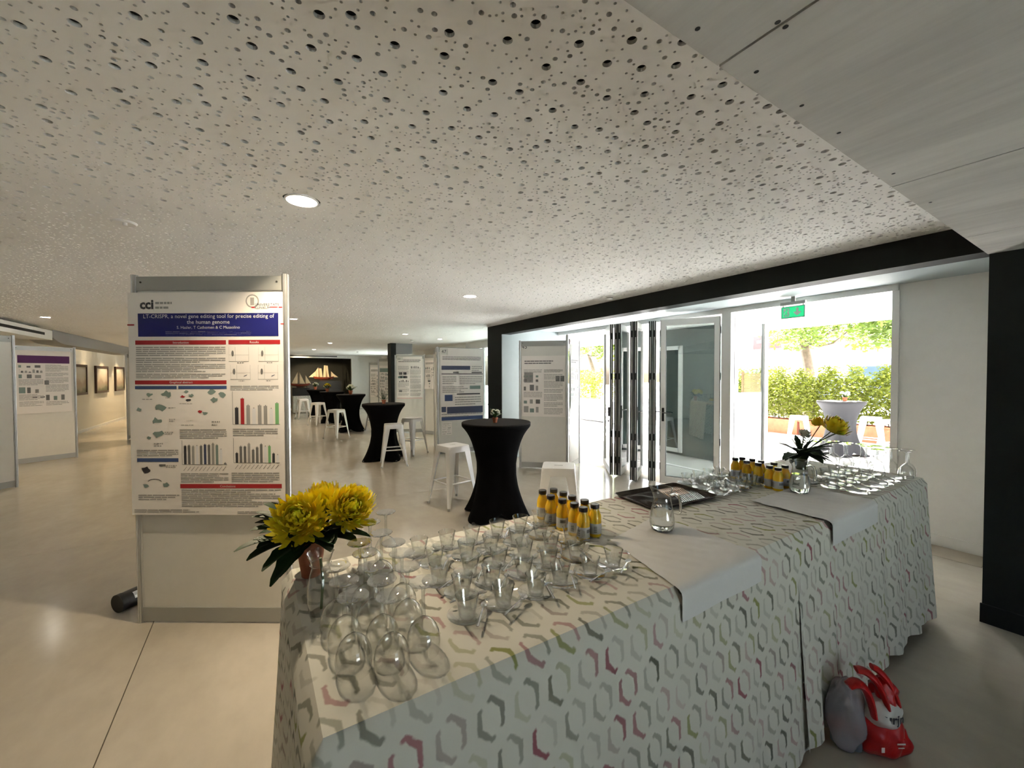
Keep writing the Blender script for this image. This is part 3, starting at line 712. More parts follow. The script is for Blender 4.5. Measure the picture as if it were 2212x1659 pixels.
# boards on the left
be, me_, re_, Le = board((-3.83, 11.38), (-3.12, 11.8), 'poster board with the purple-headed poster', 2.25)
x0, z0 = on(me_, re_, 36, 895); x1, z1 = on(me_, re_, 152, 760)
plain_poster(me_, re_, x0, z0, x1 - x0, z1 - z0, 'poster with a dark purple title banner', 57, title='ink_purple', blocks=[(.36, .55, .42, .63, 'ink_mid'), (.2, .3, .26, .32, 'ink'), (.3, .3, .36, .32, 'ink')])
board((-3.72, 8.38), (-3.05, 9.1), 'blank grey-green board at the left edge of the hall', 2.27)
board((-2.85, 14.4), (-1.95, 14.0), 'grey board end beside the framed pictures', 2.25)

# ------------------------------------------------------------------ stretch-covered bar tables and bar stools
def bar_table(loc, label, rz=0, cover='black_cloth', r0=.41):
    t = thing('bar_table', label, 'bar table', loc, rz, 'stretch-covered standing tables'); n = 64; prof = [(1.085, .41), (1.05, .408), (1.01, .375), (.95, .335), (.86, .295), (.74, .262), (.6, .243), (.46, .245), (.33, .266), (.2, .305), (.1, .345), (.03, .378), (0, .395)]
    def P(u, v):
        q = 2 * pi * u; k = v * (len(prof) - 1); i = min(int(k), len(prof) - 2); f = k - i
        z = prof[i][0] * (1 - f) + prof[i + 1][0] * f; r = (prof[i][1] * (1 - f) + prof[i + 1][1] * f) * r0 / .41
        c = abs(cos(2 * q)) ** 1.5; lo = max(0, 1 - z / .75)
        r *= 1 + lo * (.14 * c - .26 * (1 - c)); hem = .085 * (1 - abs(cos(2 * q)) ** .8)
        z = hem + z * (1.085 - hem) / 1.085; return (r * cos(q), r * sin(q), z)
    obj('cover', MB().grid(P, n, 26), cover, t, True)
    obj('table_top', MB().lathe([(0, 1.1), (r0 * .985, 1.1), (r0 * 1.0, 1.094), (r0, 1.083)], 56), 'bar_top', t, True)
    for k in range(4): obj('foot', MB().lathe([(0, 0), (.02, 0), (.02, .02), (0, .03)], 10, (r0 * 1.08 * cos(k * pi / 2), r0 * 1.08 * sin(k * pi / 2), 0)), 'rubber', t)
    obj('pole', MB().lathe([(.03, .03), (.03, 1.08)], 12), 'alu', t)
    return t
mat('bar_top', (.012, .010, .0095), .85, var=.2, spec=.2)
bt = bar_table((2.42, 4.2, 0), 'nearest black stretch-covered bar table with a flower pot', rad(25))
FARLAB = 'black stretch-covered bar table behind the far white stools'
dup(bt, (2.15, 8.2, 0), rad(15), 'black bar table with the fern pot, in front of the dark column')
for p, r_, l_ in (((2.42, 12.9, 0), 30, FARLAB + ', rightmost'), ((2.3, 15.6, 0), 10, FARLAB + ', middle one'), ((2.15, 18.3, 0), 40, FARLAB + ', leftmost')): dup(bt, p, rad(r_), l_)
def stool(loc, label, rz):
    t = thing('bar_stool', label, 'bar stool', loc, rz, 'white metal bar stools'); h = .76; a = .155
    slot = rrect(-.045, -.012, .045, .012, .0118, 3)
    st = MB().prism(rrect(-a, -a, a, a, .035), h - .012, h, None, [slot])
    obj('seat', st, 'white_metal', t)
    ap = MB()
    o1 = rrect(-a, -a, a, a, .035); o2 = rrect(-a - .012, -a - .012, a + .012, a + .012, .04); m = len(o1)
    ap.add([(x, y, h - .001) for x, y in o1] + [(x, y, h - .012) for x, y in rrect(-a - .006, -a - .006, a + .006, a + .006, .038)] + [(x, y, h - .075) for x, y in o2], [(i, (i + 1) % m, m + (i + 1) % m, m + i) for i in range(m)] + [(m + i, m + (i + 1) % m, 2 * m + (i + 1) % m, 2 * m + i) for i in range(m)])
    obj('apron', ap, 'white_metal', t, True)
    for sx in (-1, 1):
        for sy in (-1, 1):
            def C(z, inx, iny, wd):   # corner line of the splayed leg
                k = (h - .03 - z) / (h - .03); c = a + .004 + .075 * k; return (sx * (c - inx * wd), sy * (c - iny * wd), z)
            mb = MB(); n = 6; v = []
            for i in range(n + 1):
                z = (h - .03) * (1 - i / n); wd = .095 - .068 * i / n; th = .004
                v += [C(z, 1, 0, wd), C(z, .12, 0, wd), C(z, 0, .12, wd), C(z, 0, 1, wd), Vector(C(z, .0, 1, wd)) - Vector((sx * th, 0, 0)), Vector(C(z, .14, .14, wd)), Vector(C(z, 1, 0, wd)) - Vector((0, sy * th, 0))]
            f = []
            for i in range(n):
                for k in range(7): l = (k + 1) % 7; f.append((i * 7 + k, i * 7 + l, (i + 1) * 7 + l, (i + 1) * 7 + k))
            f.append(tuple(range(n * 7, n * 7 + 7))); mb.add(v, f)
            lg = obj('leg', mb, 'white_metal', t, True, angle=50)
            e = C(0, .3, .3, .027); obj('foot_cap', MB().lathe([(0, 0), (.016, 0), (.017, .03), (0, .03)], 10, e), 'rail_grey', lg)
    zb = .30; c = a + .075 * (h - .03 - zb) / (h - .03) - .018
    for (p, q) in (((-c, -c), (c, -c)), ((c, -c), (c, c)), ((c, c), (-c, c)), ((-c, c), (-c, -c))):
        obj('footrest', MB().tube([(p[0], p[1], zb), (q[0], q[1], zb)], .011, 8), 'white_metal', t, True)
    return t
s0 = stool((2.14, 4.84, 0), 'white metal bar stool to the left of the nearest bar table', rad(12))
for p, r_, l_ in (((2.53, 3.155, 0), -40, 'white bar stool just behind the near juice bottles'), ((2.155, 7.55, 0), -12, 'white bar stool in front of the table with the fern'),
        ((2.80, 8.42, 0), 30, 'white bar stool half hidden behind the table with the fern'), ((1.81, 11.65, 0), 38, 'front white bar stool of the far row'),
        ((1.775, 15.1, 0), 28, 'second white bar stool of the far row'), ((1.55, 17.7, 0), 10, 'rearmost white bar stool of the far row'), ((3.10, 12.72, 0), 20, 'white bar stool right of the far black tables')):
    dup(s0, p, rad(r_), l_)

# ------------------------------------------------------------------ exit sign
ex = thing('exit_sign', 'green running-man exit sign hanging over the open doors', 'exit sign'); ex.matrix_world = frame_M((5.35, 2.30, 2.385), (0, -1, 0))
mat('sign_green', (.01, .30, .11), .4, Emission_Color=(.01, .30, .11), Emission_Strength=.35)
obj('plate', MB().box(-.125, -.008, -.07, .125, .008, .07), mat('sign_edge', (.35, .45, .42), .3), ex)
obj('green_face', MB().box(-.115, -.0095, -.06, .115, -.008, .06), 'sign_green', ex)
obj('holder', MB().box(-.13, -.02, .085, .13, .02, .12).box(-.11, -.006, .07, -.10, .006, .09).box(.10, -.006, .07, .11, .006, .09).box(-.02, -.01, .12, .02, .01, .18), 'rail_grey', ex)
y = -.0105
def P2(pts): return MB().add([(a, y, b) for a, b in pts], [tuple(range(len(pts)))])
obj('door_symbol', P2([(-.10, -.05), (-.035, -.05), (-.035, .05), (-.10, .05)]), 'ink_white', ex)
obj('arrow', P2([(.035, .045), (.06, .045), (.06, .0), (.085, .0), (.085, -.012), (.048, -.045), (.01, -.012), (.01, .0), (.035, .0)]), 'ink_white', ex)
y = -.0112
rm = MB()
for pts in ([(-.062 + .010 * cos(q * pi / 5), .030 + .010 * sin(q * pi / 5)) for q in range(10)], [(-.075, .018), (-.060, .018), (-.062, -.010), (-.080, -.008)], [(-.080, -.004), (-.066, -.006), (-.088, -.044), (-.098, -.036)], [(-.072, -.004), (-.062, -.008), (-.050, -.024), (-.052, -.044), (-.061, -.044), (-.061, -.026)], [(-.062, .016), (-.045, .004), (-.036, .008), (-.038, .015), (-.046, .012), (-.060, .020)], [(-.073, .018), (-.096, .010), (-.098, -.006), (-.091, -.005), (-.089, .005), (-.070, .010)]):
    rm.add([(a, y, b) for a, b in pts], [tuple(range(len(pts)))])
obj('running_figure', rm, 'sign_green', ex)

# ------------------------------------------------------------------ framed pictures on the left wall
def painting_mat(name, seed):
    m = mat(name, (.3, .3, .3), .35); nt = m.node_tree; b = nt.nodes['Principled BSDF']; co = coords(nt)
    sp = nd(nt, 'ShaderNodeSeparateXYZ'); nt.links.new(co, sp.inputs[0]); nz = nd(nt, 'ShaderNodeTexNoise'); nz.noise_dimensions = '4D'
    nz.inputs['W'].default_value = seed; nz.inputs['Scale'].default_value = 4; nz.inputs['Detail'].default_value = 6; nt.links.new(co, nz.inputs['Vector'])
    v = mth(nt, 'ADD', mth(nt, 'MULTIPLY', sp.outputs[2], 1.1), mth(nt, 'MULTIPLY', nz.outputs[0], .5))
    nt.links.new(ramp(nt, v, [(.0, (.06, .08, .04)), (.38, (.10, .12, .05)), (.48, (.30, .26, .16)), (.6, (.35, .25, .17)), (.75, (.52, .46, .36)), (1, (.55, .52, .45))]), b.inputs['Base Color'])
mat('frame_wood', (.045, .02, .012), .4)
for i, (pa, pb_, lab) in enumerate((((150, 786), (185, 852), 'framed landscape partly behind the purple-headed board'), ((203, 790), (231, 847), 'framed landscape in the middle of the left wall'), ((246, 792), (266, 843), 'framed green landscape nearest the far corner'))):
    a, b = AX(*pa, XL), AX(*pb_, XL); c = (a + b) / 2; W_, H_ = abs(b.y - a.y), abs(a.z - b.z)
    W_ = min(W_, 1.3); t = thing('framed_picture', lab, 'picture'); t.matrix_world = frame_M((XL + .03, b.y - W_ / 2, c.z - H_ / 2), (0, 1, 0)); painting_mat('painting_%d' % i, i * 7.3)
    f_ = .07; w2 = W_ / 2
    obj('frame', MB().box(-w2, -.025, 0, w2, .03, f_).box(-w2, -.025, H_ - f_, w2, .03, H_).box(-w2, -.025, f_, -w2 + f_, .03, H_ - f_).box(w2 - f_, -.025, f_, w2, .03, H_ - f_), 'frame_wood', t)
    obj('canvas', MB().box(-w2 + f_, -.005, f_, w2 - f_, .02, H_ - f_), 'painting_%d' % i, t)
# hanging air unit and duct on the left
t = thing('air_vent_unit', 'white hanging air unit with a black slot above the left boards', 'air vent', (-3.5, 8.4, 2.40))
obj('casing', MB().prism(rrect(-.45, 0, 0, 3.7, .04), 0, .19), 'white_paint', t)
obj('slot', MB().box(-.002, .4, .075, .004, 3.3, .125), 'void', t)
obj('hanger', MB().box(-.3, .6, .19, -.26, .64, .25).box(-.3, 3.0, .19, -.26, 3.04, .25), 'rail_grey', t)
t = thing('ceiling_duct', 'grey boxed duct running along the left side of the ceiling', 'duct', (-3.62, 12.5, 2.38))
obj('duct_body', MB().grid(lambda u, v: (-.45 + .5 * cos(pi * v) , u * 6.2, .12 + .13 * sin(pi * v) - (.12 if v in (0, 1) else 0) * 1) if False else ((-.4 * v), u * 6.2, .1 * (1 - min(1, u * 9)) ** 2), 30, 4), 'duct_grey' if 'duct_grey' in MATS else mat('duct_grey', (.30, .30, .29), .6), t, True)
obj('duct_side', MB().grid(lambda u, v: (0, u * 6.2, .1 * (1 - min(1, u * 9)) ** 2 * (1 - v) + .265 * v), 30, 2), 'duct_grey', t, True)
# black poster tube on the floor
a, b = Vector((-.83, 3.86, .062)), Vector((-.42, 4.24, .062)); t = thing('poster_tube', 'black cardboard poster tube lying on the floor behind the big board', 'tube', (0, 0, 0))
obj('tube', MB().tube([a, b], .06, 24), mat('tube_black', (.012, .010, .010), .5, var=.3), t, True, angle=60)
obj('end_cap', MB().tube([a - (b - a).normalized() * .012, a + (b - a).normalized() * .02], .062, 24), 'rubber', t, True, angle=60)
M = frame_M(a - (b - a).normalized() * .0135, Vector((-(b - a).y, (b - a).x, 0)).cross(Vector((0, 0, 1))).cross(Vector((0, 0, 1))))
obj('sticker', MB().tube([a + (b - a) * .10, a + (b - a) * .20], .0605, 24, False), 'tube_black', t, True)
tv = (a + (b - a).normalized() * .06)
dirv = (b - a).normalized(); sidev = dirv.cross(Vector((0, 0, 1))).normalized()
st = MB(); st.add([tv + dirv * k + (sidev * cos(q) + Vector((0, 0, 1)) * sin(q)) * .0615 for k in (0, .05) for q in (.2, .5, .8, 1.0)], [(0, 1, 5, 4), (1, 2, 6, 5), (2, 3, 7, 6)])
obj('label_patch', st, 'ink_white', t)
# far cloth-covered table and ship models
t = thing('display_table', 'low table with a patterned cloth under the small sailing ship', 'table', (1.95, 20.75, 0))
mb = MB(); mb.uv = {}
for (x, y_, ux) in ((-.55, -.35, 0), (.55, -.35, 1.1), (.55, .35, 1.8), (-.55, .35, 2.9), (-.55, -.35, 3.6)):
    for z in (.02, .76): mb.uv[len(mb.v)] = (ux, z); mb.v.append((x, y_, z))
for i in range(4): mb.f.append((2 * i, 2 * i + 2, 2 * i + 3, 2 * i + 1))
mb.uv.update({10 + i: q for i, q in enumerate(((0, .8), (1.1, .8), (1.1, 1.5), (0, 1.5)))}); mb.v += [(-.55, -.35, .76), (.55, -.35, .76), (.55, .35, .76), (-.55, .35, .76)]; mb.f.append((10, 11, 12, 13))
obj('cloth', mb, 'cloth', t)
for x in (-.45, .45):
    for y_ in (-.28, .28): obj('leg', MB().box(x - .02, y_ - .02, 0, x + .02, y_ + .02, .75), 'alu', t)
mat('hull', (.22, .04, .02), .4); mat('sail', (.70, .56, .36), .8); 
def ship(loc, L, H, label, masts, rz):
    t = thing('model_ship', label, 'model ship', loc, rz, 'model sailing ships')
    def P(u, v):
        x = (u - .5) * L; wd = .13 * L * max(0, 1 - abs(2 * u - 1) ** 2.6); q = pi * v; sh = .06 * L * (2 * u - 1) ** 2
        return (x * (1 - .12 * sin(q)), -wd * cos(q), .13 * L * (1 - sin(q)) * (.6 + .4) + sh + .06)
    obj('hull', MB().grid(P, 16, 8), 'hull', t, True)
    obj('deck', MB().grid(lambda u, v: ((u - .5) * L * .97, (v - .5) * .25 * L * max(.02, 1 - abs(2 * u - 1) ** 2.6), .12 * L + .06 * L * (2 * u - 1) ** 2 + .06), 14, 2), 'wood', t)
    obj('stand', MB().box(-.2 * L, -.05, 0, .2 * L, .05, .07), 'frame_wood', t)
    for k, (mx, mh, kind) in enumerate(masts):
        m_ = obj('mast', MB().tube([(mx * L, 0, .1 * L), (mx * L, 0, mh * H)], [.008, .004], 6), 'wood', t)
        z0_, z1_ = .24 * H, mh * H * .97
        if kind == 't': pts = [(mx * L + .02, 0, z0_), (mx * L + .30 * L, .01, z0_ * .95), (mx * L + .02, 0, z1_)]
        elif kind == 'j': pts = [(mx * L - .02, 0, z1_), (mx * L - .34 * L, .01, z0_), (mx * L - .03, .02, z0_)]
        else: pts = [(mx * L - .13 * L, .02, z0_), (mx * L + .15 * L, .02, z0_), (mx * L + .10 * L, .03, z1_ * .98), (mx * L - .08 * L, .03, z1_)]
        obj('sail', MB().add(pts + [(a_, b_ + .004, c_) for a_, b_, c_ in pts], [tuple(range(len(pts))), tuple(range(2 * len(pts) - 1, len(pts) - 1, -1))]), 'sail', m_)
ship((1.72, 20.75, 1.12), .8, .78, 'small model sailing ship on the patterned table', [(-.05, .9, 't'), (-.1, .95, 'j'), (.25, .75, 't')], 0)
obj('plinth', MB().box(1.4, 20.6, .762, 2.1, 20.9, 1.12), mat('plinth_dark', (.02, .02, .02), .5)); tag(bpy.data.objects['plinth'], 'black plinth under the small model ship', 'plinth')
ship((2.86, 22.0, 1.40), .95, .82, 'large three-masted model ship against the dark recess', [(-.36, .62, 'j'), (-.2, .8, 'q'), (-.24, .85, 'j'), (.1, .98, 'q'), (.12, .6, 'q'), (.34, .6, 't'), (.4, .5, 't')], 0)
obj('display_plinth', MB().box(2.1, 21.8, 0, 3.6, 22.2, 1.40), 'plinth_dark'); tag(bpy.data.objects['display_plinth'], 'tall black plinth under the large model ship', 'plinth')
ld = bpy.data.lights.new('display_lamp', 'SPOT'); ld.energy = 60; ld.color = (1, .78, .48); ld.spot_size = rad(70); ld.spot_blend = .5; ld.shadow_soft_size = .05
lo = bpy.data.objects.new('display_lamp', ld); COL.objects.link(lo); lo.location = (1.3, 20.6, 2.6); lo.rotation_euler = (Vector((1.3, 20.6, 2.6)) - Vector((2.2, 22.3, 1.4))).to_track_quat('Z', 'Y').to_euler()

# ------------------------------------------------------------------ buffet: tables, cloths, runners
ZT = .95; BX0, BX1, BY0, BY1 = .10, 3.80, .84, 1.645
for i, (a, b) in enumerate(((BX0, 1.32), (1.34, 2.56), (2.58, BX1))):
    t = thing('buffet_table', ('trestle table under the near end of the buffet', 'trestle table under the middle of the buffet', 'trestle table under the far end of the buffet')[i], 'table', (0, 0, 0), 0, 'tables hidden under the buffet cloths')
    obj('table_top', MB().box(a, BY0, ZT - .03, b, BY1, ZT), 'wood', t)
    for x in (a + .08, b - .08):
        for y in (BY0 + .07, BY1 - .07): obj('leg', MB().tube([(x, y, 0), (x, y, ZT - .03)], .016, 8), 'alu', t)
def drape(name, label, path, top, lift, hem, flare=.05, fold=.012, seed=1, material='cloth', R_=.022, nv=18):
    """cloth over the table: flat top (x0,y0,x1,y1) and a skirt along path [(x,y,nx,ny)]"""
    rnd = random.Random(seed); ph = rnd.uniform(0, 6); mb = MB(); x0, y0, x1, y1 = top; z0 = ZT + lift
    mb.grid(lambda u, v: (x0 + u * (x1 - x0), y0 + v * (y1 - y0), z0), 30, 12, lambda u, v: (x0 + u * (x1 - x0), y0 + v * (y1 - y0)))
    s = 0; st = []; prev = None
    for p in path:
        if prev: s += math.hypot(p[0] - prev[0], p[1] - prev[1]) + .10 * math.hypot(p[2] - prev[2], p[3] - prev[3])
        st.append(s); prev = p
    n_ = len(path) - 1; drop = z0 - hem
    def P(u, v):
        i = round(u * n_); bx, by, nx, ny = path[i]; s_ = st[i]; d = v * drop
        if d < R_ * 1.57: a_ = d / R_; o = R_ * sin(a_); z = z0 - R_ * (1 - cos(a_))
        else: o = R_; z = z0 - R_ - (d - R_ * 1.57)
        k = max(0, d - .04) / drop
        o += lift * min(1, d / .02) + flare * k ** 1.2 + fold * k * (sin(s_ * 21 + ph) + .6 * sin(s_ * 37 + ph * 2))
        z += .006 * k * sin(s_ * 13 + ph)
        return (bx + nx * o, by + ny * o, max(.008, z))
    def UV(u, v):
        bx, by, nx, ny = path[round(u * n_)]; d = v * drop; return (bx + nx * d, by + ny * d)
    mb.grid(P, n_, nv, UV)
    o = obj(name, mb, material, None, True, angle=80)
    return tag(o, label, 'tablecloth', 'patterned tablecloths on the buffet')
def edge(a, b, n_, nx, ny): return [(a[0] + (b[0] - a[0]) * k / n_, a[1] + (b[1] - a[1]) * k / n_, nx, ny) for k in range(n_ + 1)]
def corner(c, a0, a1, n_=8): return [(c[0], c[1], cos(rad(a0 + (a1 - a0) * k / n_)), sin(rad(a0 + (a1 - a0) * k / n_))) for k in range(1, n_)]
CX1, CX2 = Z(1440, 1275, ZT).x, Z(1757, 1147, ZT).x
p3 = edge((CX2 - .15, BY0), (BX1, BY0), 60, 0, -1) + corner((BX1, BY0), -90, 0) + edge((BX1, BY0), (BX1, BY1), 26, 1, 0) + corner((BX1, BY1), 0, 90) + edge((BX1, BY1), (CX2 - .15, BY1), 50, 0, 1)
drape('tablecloth', 'patterned cloth over the far end of the buffet, beside the red bag', p3, (CX2 - .15, BY0, BX1, BY1), .002, .035, .045, .014, 3)
p2 = edge((CX1 - .1, BY0), (CX2, BY0), 50, 0, -1)
drape('tablecloth', 'patterned cloth over the middle of the buffet, under the water jug', p2, (CX1 - .1, BY0, CX2, BY1), .005, .03, .05, .008, 5)
p1 = edge((CX1, BY1), (BX0, BY1), 40, 0, 1) + corner((BX0, BY1), 90, 180) + edge((BX0, BY1), (BX0, BY0), 30, -1, 0) + corner((BX0, BY0), 180, 270) + edge((BX0, BY0), (CX1, BY0), 44, 0, -1)
drape('tablecloth', 'patterned cloth over the near end of the buffet, under the wine glasses', p1, (BX0, BY0, CX1, BY1), .008, .03, .05, .010, 8)
def runner(label, LB, RB, RF, LF, over, seed, lift=.0115):
    rnd = random.Random(seed); ph = [rnd.uniform(0, 6) for _ in range(4)]; LB, RB, RF, LF = (Vector(p) for p in (LB, RB, RF, LF)); mb = MB(); R_ = .024; top = (LB - LF).length; tot = top + over
    def P(u, v):
        d = v * tot
        if d <= top:
            k = d / top; p = LB.lerp(RB, u).lerp(LF.lerp(RF, u), k); w_ = .0016 * sin(p.x * 40 + p.y * 22 + ph[0]) * sin(p.y * 30 - p.x * 11 + ph[1]) + .0012 * sin(p.x * 95 + p.y * 40 + ph[2])
            return (p.x, p.y, ZT + lift + max(-.0015, w_) * min(1, (1 - k) * 8 + .1))
        e = d - top; p = LF.lerp(RF, u); a_ = min(e / R_, pi / 2)
        return (p.x, p.y - (R_ + lift) * sin(a_) - .012 * max(0, e - .04) - .002 * sin(u * 9 + ph[3]), ZT + lift - R_ * (1 - cos(a_)) - max(0, e - R_ * pi / 2))
    o = obj('table_runner', mb.grid(P, 44, 44), 'linen', None, True, angle=80)
    return tag(o, label, 'runner', 'plain white runners on the buffet')
q = lambda x, y: tuple(Z(x, y, ZT).xy)
runner('white wrinkled runner under the nearer water jug', q(1318, 1172), q(1418, 1118), (q(1625, 1195)[0], BY0), (q(1452, 1270)[0], BY0), .12, 2)
runner('white smooth runner under the farther water jug', q(1622, 1086), (2.86, 1.18), (2.86, BY0), (q(1797, 1131)[0], BY0), .13, 4)

ZG = ZT + .0095
# ------------------------------------------------------------------ wine glasses standing upside down
def wine_glass(loc, label, group):
    t = thing('wine_glass', label, 'wine glass', loc, 0, group)
    obj('bowl', MB().lathe([(.0385, 0), (.0410, .016), (.0412, .034), (.0385, .052), (.0315, .068), (.021, .080), (.0115, .086), (.0068, .089)], 32), 'glass', t, True)
    obj('stem', MB().lathe([(.0068, .089), (.0056, .10), (.0046, .12), (.0044, .145), (.0052, .160), (.009, .169)], 16), 'stem_glass', t, True)
    obj('foot', MB().lathe([(.008, .170), (.018, .1735), (.035, .1765), (.036, .178), (.035, .1795), (.0, .1795)], 30), 'glass', t, True)
    return t
def relax(pts, dmin, box, it=200):
    """nudge points on the table apart until none is closer than dmin"""
    pts = [Vector(p) for p in pts]
    for _ in range(it):
        for i in range(len(pts)):
            for j in range(i):
                d = pts[i] - pts[j]; d.z = 0; L_ = d.length
                if L_ < dmin: k_ = d.normalized() * (dmin - L_) * .5; pts[i] += k_; pts[j] -= k_
        for p_ in pts: p_.x = min(max(p_.x, box[0]), box[2]); p_.y = min(max(p_.y, box[1]), box[3])
    return pts
G1 = 'upturned wine glasses by the yellow flowers'; G2 = 'upturned wine glasses at the far end'
L1 = 'clear wine glass standing upside down at the near end of the buffet'; L2 = 'clear wine glass standing upside down at the far end by the white wall'
wg = None
near = relax([Z(x, y, ZG + .178) for x, y in ((833, 1106), (799, 1128), (823, 1151), (777, 1172), (851, 1173), (789, 1194), (867, 1193), (726, 1224), (802, 1224), (879, 1224), (744, 1255), (826, 1253), (914, 1256), (763, 1286), (845, 1285))], .0855, (BX0 + .05, BY0 + .05, BX1, BY1 - .05))
for k, p in enumerate(near):
    p.z = ZG; LL = 'wine glass upside down by the yellow flowers, %s when counted from the back' % ORD[k]
    if wg is None: wg = wine_glass(p, LL, G1)
    else: dup(wg, p, random.uniform(0, 6), LL, G1)
far = relax([Z(x, y, ZG + .178) for x, y in ((1763, 954), (1799, 955), (1819, 951), (1833, 958), (1849, 955), (1871, 960), (1884, 957), (1913, 965), (1926, 962), (1951, 968), (1961, 973), (1896, 971), (1780, 949))], .0855, (3.55, BY0 + .05, BX1 - .045, BY1 - .05))
for k, p in enumerate(far):
    LL = 'wine glass upside down at the far end, ' + ('leftmost' if k == 0 else 'rightmost' if k == 10 else 'foot %s from the left' % ORD[sorted(range(13), key=lambda q_: (1763, 1799, 1819, 1833, 1849, 1871, 1884, 1913, 1926, 1951, 1961, 1896, 1780)[q_]).index(k)])
    p.z = ZG; dup(wg, p, random.uniform(0, 6), LL, G2)

# ------------------------------------------------------------------ glass cups, saucers, spoons
def cup(loc, label, group, rz):
    t = thing('glass_cup', label, 'cup', loc, rz, group)
    obj('bowl', MB().lathe([(0, .002), (.021, .002), (.0235, .006), (.028, .035), (.034, .062), (.0345, .064), (.0335, .0635), (.0270, .035), (.0215, .012), (0, .010)], 22), 'glass', t, True)
    obj('handle', MB().tube([(.031, 0, .052), (.043, 0, .056), (.053, 0, .050), (.055, 0, .038), (.047, 0, .024), (.028, 0, .018)], .0035, 8), 'glass', t, True)
    return t
def saucer(loc, label, group):
    o = obj('saucer', MB().lathe([(0, .004), (.024, .004), (.028, .006), (.046, .010), (.0565, .0145), (.057, .0155), (.056, .016), (.045, .0125), (.026, .0075), (0, .006)], 30), 'glass', None, True, loc=loc)
    return tag(o, label, 'saucer', group)
def spoon_mesh():
    mb = MB().tube([(-.060, 0, .002), (-.02, 0, .004), (.025, 0, .003), (.035, 0, .001)], [.0042, .0030, .0022, .0026], 8, True, .4)
    mb.grid(lambda u, v: (.033 + .034 * u, (v - .5) * .021 * math.sqrt(max(.02, 1 - (2 * u - 1) ** 2)) , .0015 - .003 * (1 - (2 * u - 1) ** 2) * (1 - (2 * v - 1) ** 2)), 8, 6); return mb.mesh('teaspoon', True)
SPM = spoon_mesh(); SPM.materials.append(MATS['steel'])
def spoon(loc, rz, label, group, tilt=0):
    o = obj('teaspoon', SPM, None, None, loc=loc); o.rotation_euler = (0, tilt, rz); return tag(o, label, 'spoon', group)
rc = random.Random(11); cp = [None]; sa = [None]
def cup_set(x, y, where, withcup=True, withspoon=True, tagx=''):
    z = ZG + .0005; grp = where; where = where + tagx
    if sa[0] is None: sa[0] = saucer((x, y, z), 'clear glass saucer ' + where, 'glass saucers ' + grp)
    else: dup(sa[0], (x, y, z), rc.uniform(0, 6), 'clear glass saucer ' + where, 'glass saucers ' + grp)
    a = rc.gauss(-.6, .35)
    if withcup:
        l_ = 'glass coffee cup ' + where
        if cp[0] is None: cp[0] = cup((x, y, z + .006), l_, 'glass cups ' + grp, a)
        else: dup(cp[0], (x, y, z + .006), a, l_, 'glass cups ' + grp)
    if withspoon:
        b = a + rc.uniform(.8, 1.5); spoon((x + .041 * cos(b - pi / 2), y + .041 * sin(b - pi / 2), z + .0155), b, 'steel teaspoon on a saucer ' + where, 'teaspoons ' + grp)
W1, W2, W3 = 'beside the near wine glasses', 'behind the cutlery tray', 'by the far wine glasses'
for j in range(5):
    for i in range(6):
        x, y = .50 + i * .1155 + (j % 2) * .03 + j * .004, 1.035 + j * .1155
        if x > 1.10: continue
        cup_set(x + rc.uniform(-.006, .006), y + rc.uniform(-.006, .006), W1, tagx=', %s row, %s along' % (ORD[j], ORD[i]))
for j in range(3):
    for i in range(5):
        x, y = 2.245 + i * .116 + j * .02, 1.335 + j * .118
        if x > 2.62 and y < 1.5 or x > 2.66: continue
        cup_set(x, y, W2, tagx=', %s row, %s along' % (ORD[j], ORD[i]))
for j in range(3):
    for i in range(6):
        x, y = 2.93 + i * .122, .915 + j * .122
        cup_set(x, y, W3, j > 0 and not (j == 1 and i == 5), j < 2, ', %s row, %s along' % (ORD[j], ORD[i]))

# ------------------------------------------------------------------ juice bottles
m = mat('juice', (.86, .55, .02), .25, Coat_Weight=.6, Subsurface_Weight=.35, Subsurface_Scale=.03); m.node_tree.nodes['Principled BSDF'].inputs['Subsurface Radius'].default_value = (1, .5, .1)
mat('label_silver', (.50, .51, .50), .4, .2); mat('cap_black', (.02, .016, .014), .35)
def bottle(loc, label, group, rz):
    t = thing('juice_bottle', label, 'bottle', loc, rz, group)
    obj('body', MB().lathe([(0, .0), (.025, .0), (.0275, .004), (.0275, .078), (.0262, .09), (.021, .104), (.0175, .113), (.0168, .118), (0, .118)], 24), 'juice', t, True)
    obj('neck', MB().lathe([(.0176, .110), (.0186, .114), (.0186, .120), (.0172, .122)], 22), 'glass', t, True)
    obj('cap', MB().lathe([(0, .138), (.0175, .138), (.0192, .136), (.0192, .124), (.0185, .121), (.0165, .121)], 24), 'cap_black', t, True)
    lb = obj('label_band', MB().lathe([(.0279, .014), (.0281, .0145), (.0281, .058), (.0279, .0585)], 24), 'label_silver', t, True)
    bc = MB()
    for k in range(9):
        z = .022 + k * .0032; h = .0010 + .0010 * (k % 3 == 0)
        for s_ in range(3):
            q0 = 3.4 + s_ * .16; q1 = q0 + .16; bc.add([(.0284 * cos(a_), .0284 * sin(a_), zz) for zz in (z, z + h) for a_ in (q0, q1)], [(0, 1, 3, 2)])
    obj('barcode', bc, 'ink', lb)
    obj('print_block', MB().grid(lambda u, v: (.0283 * cos(4.9 + u * .9), .0283 * sin(4.9 + u * .9), .036 + v * .014), 6, 1), 'ink_mid', lb)
    return t
bo = None
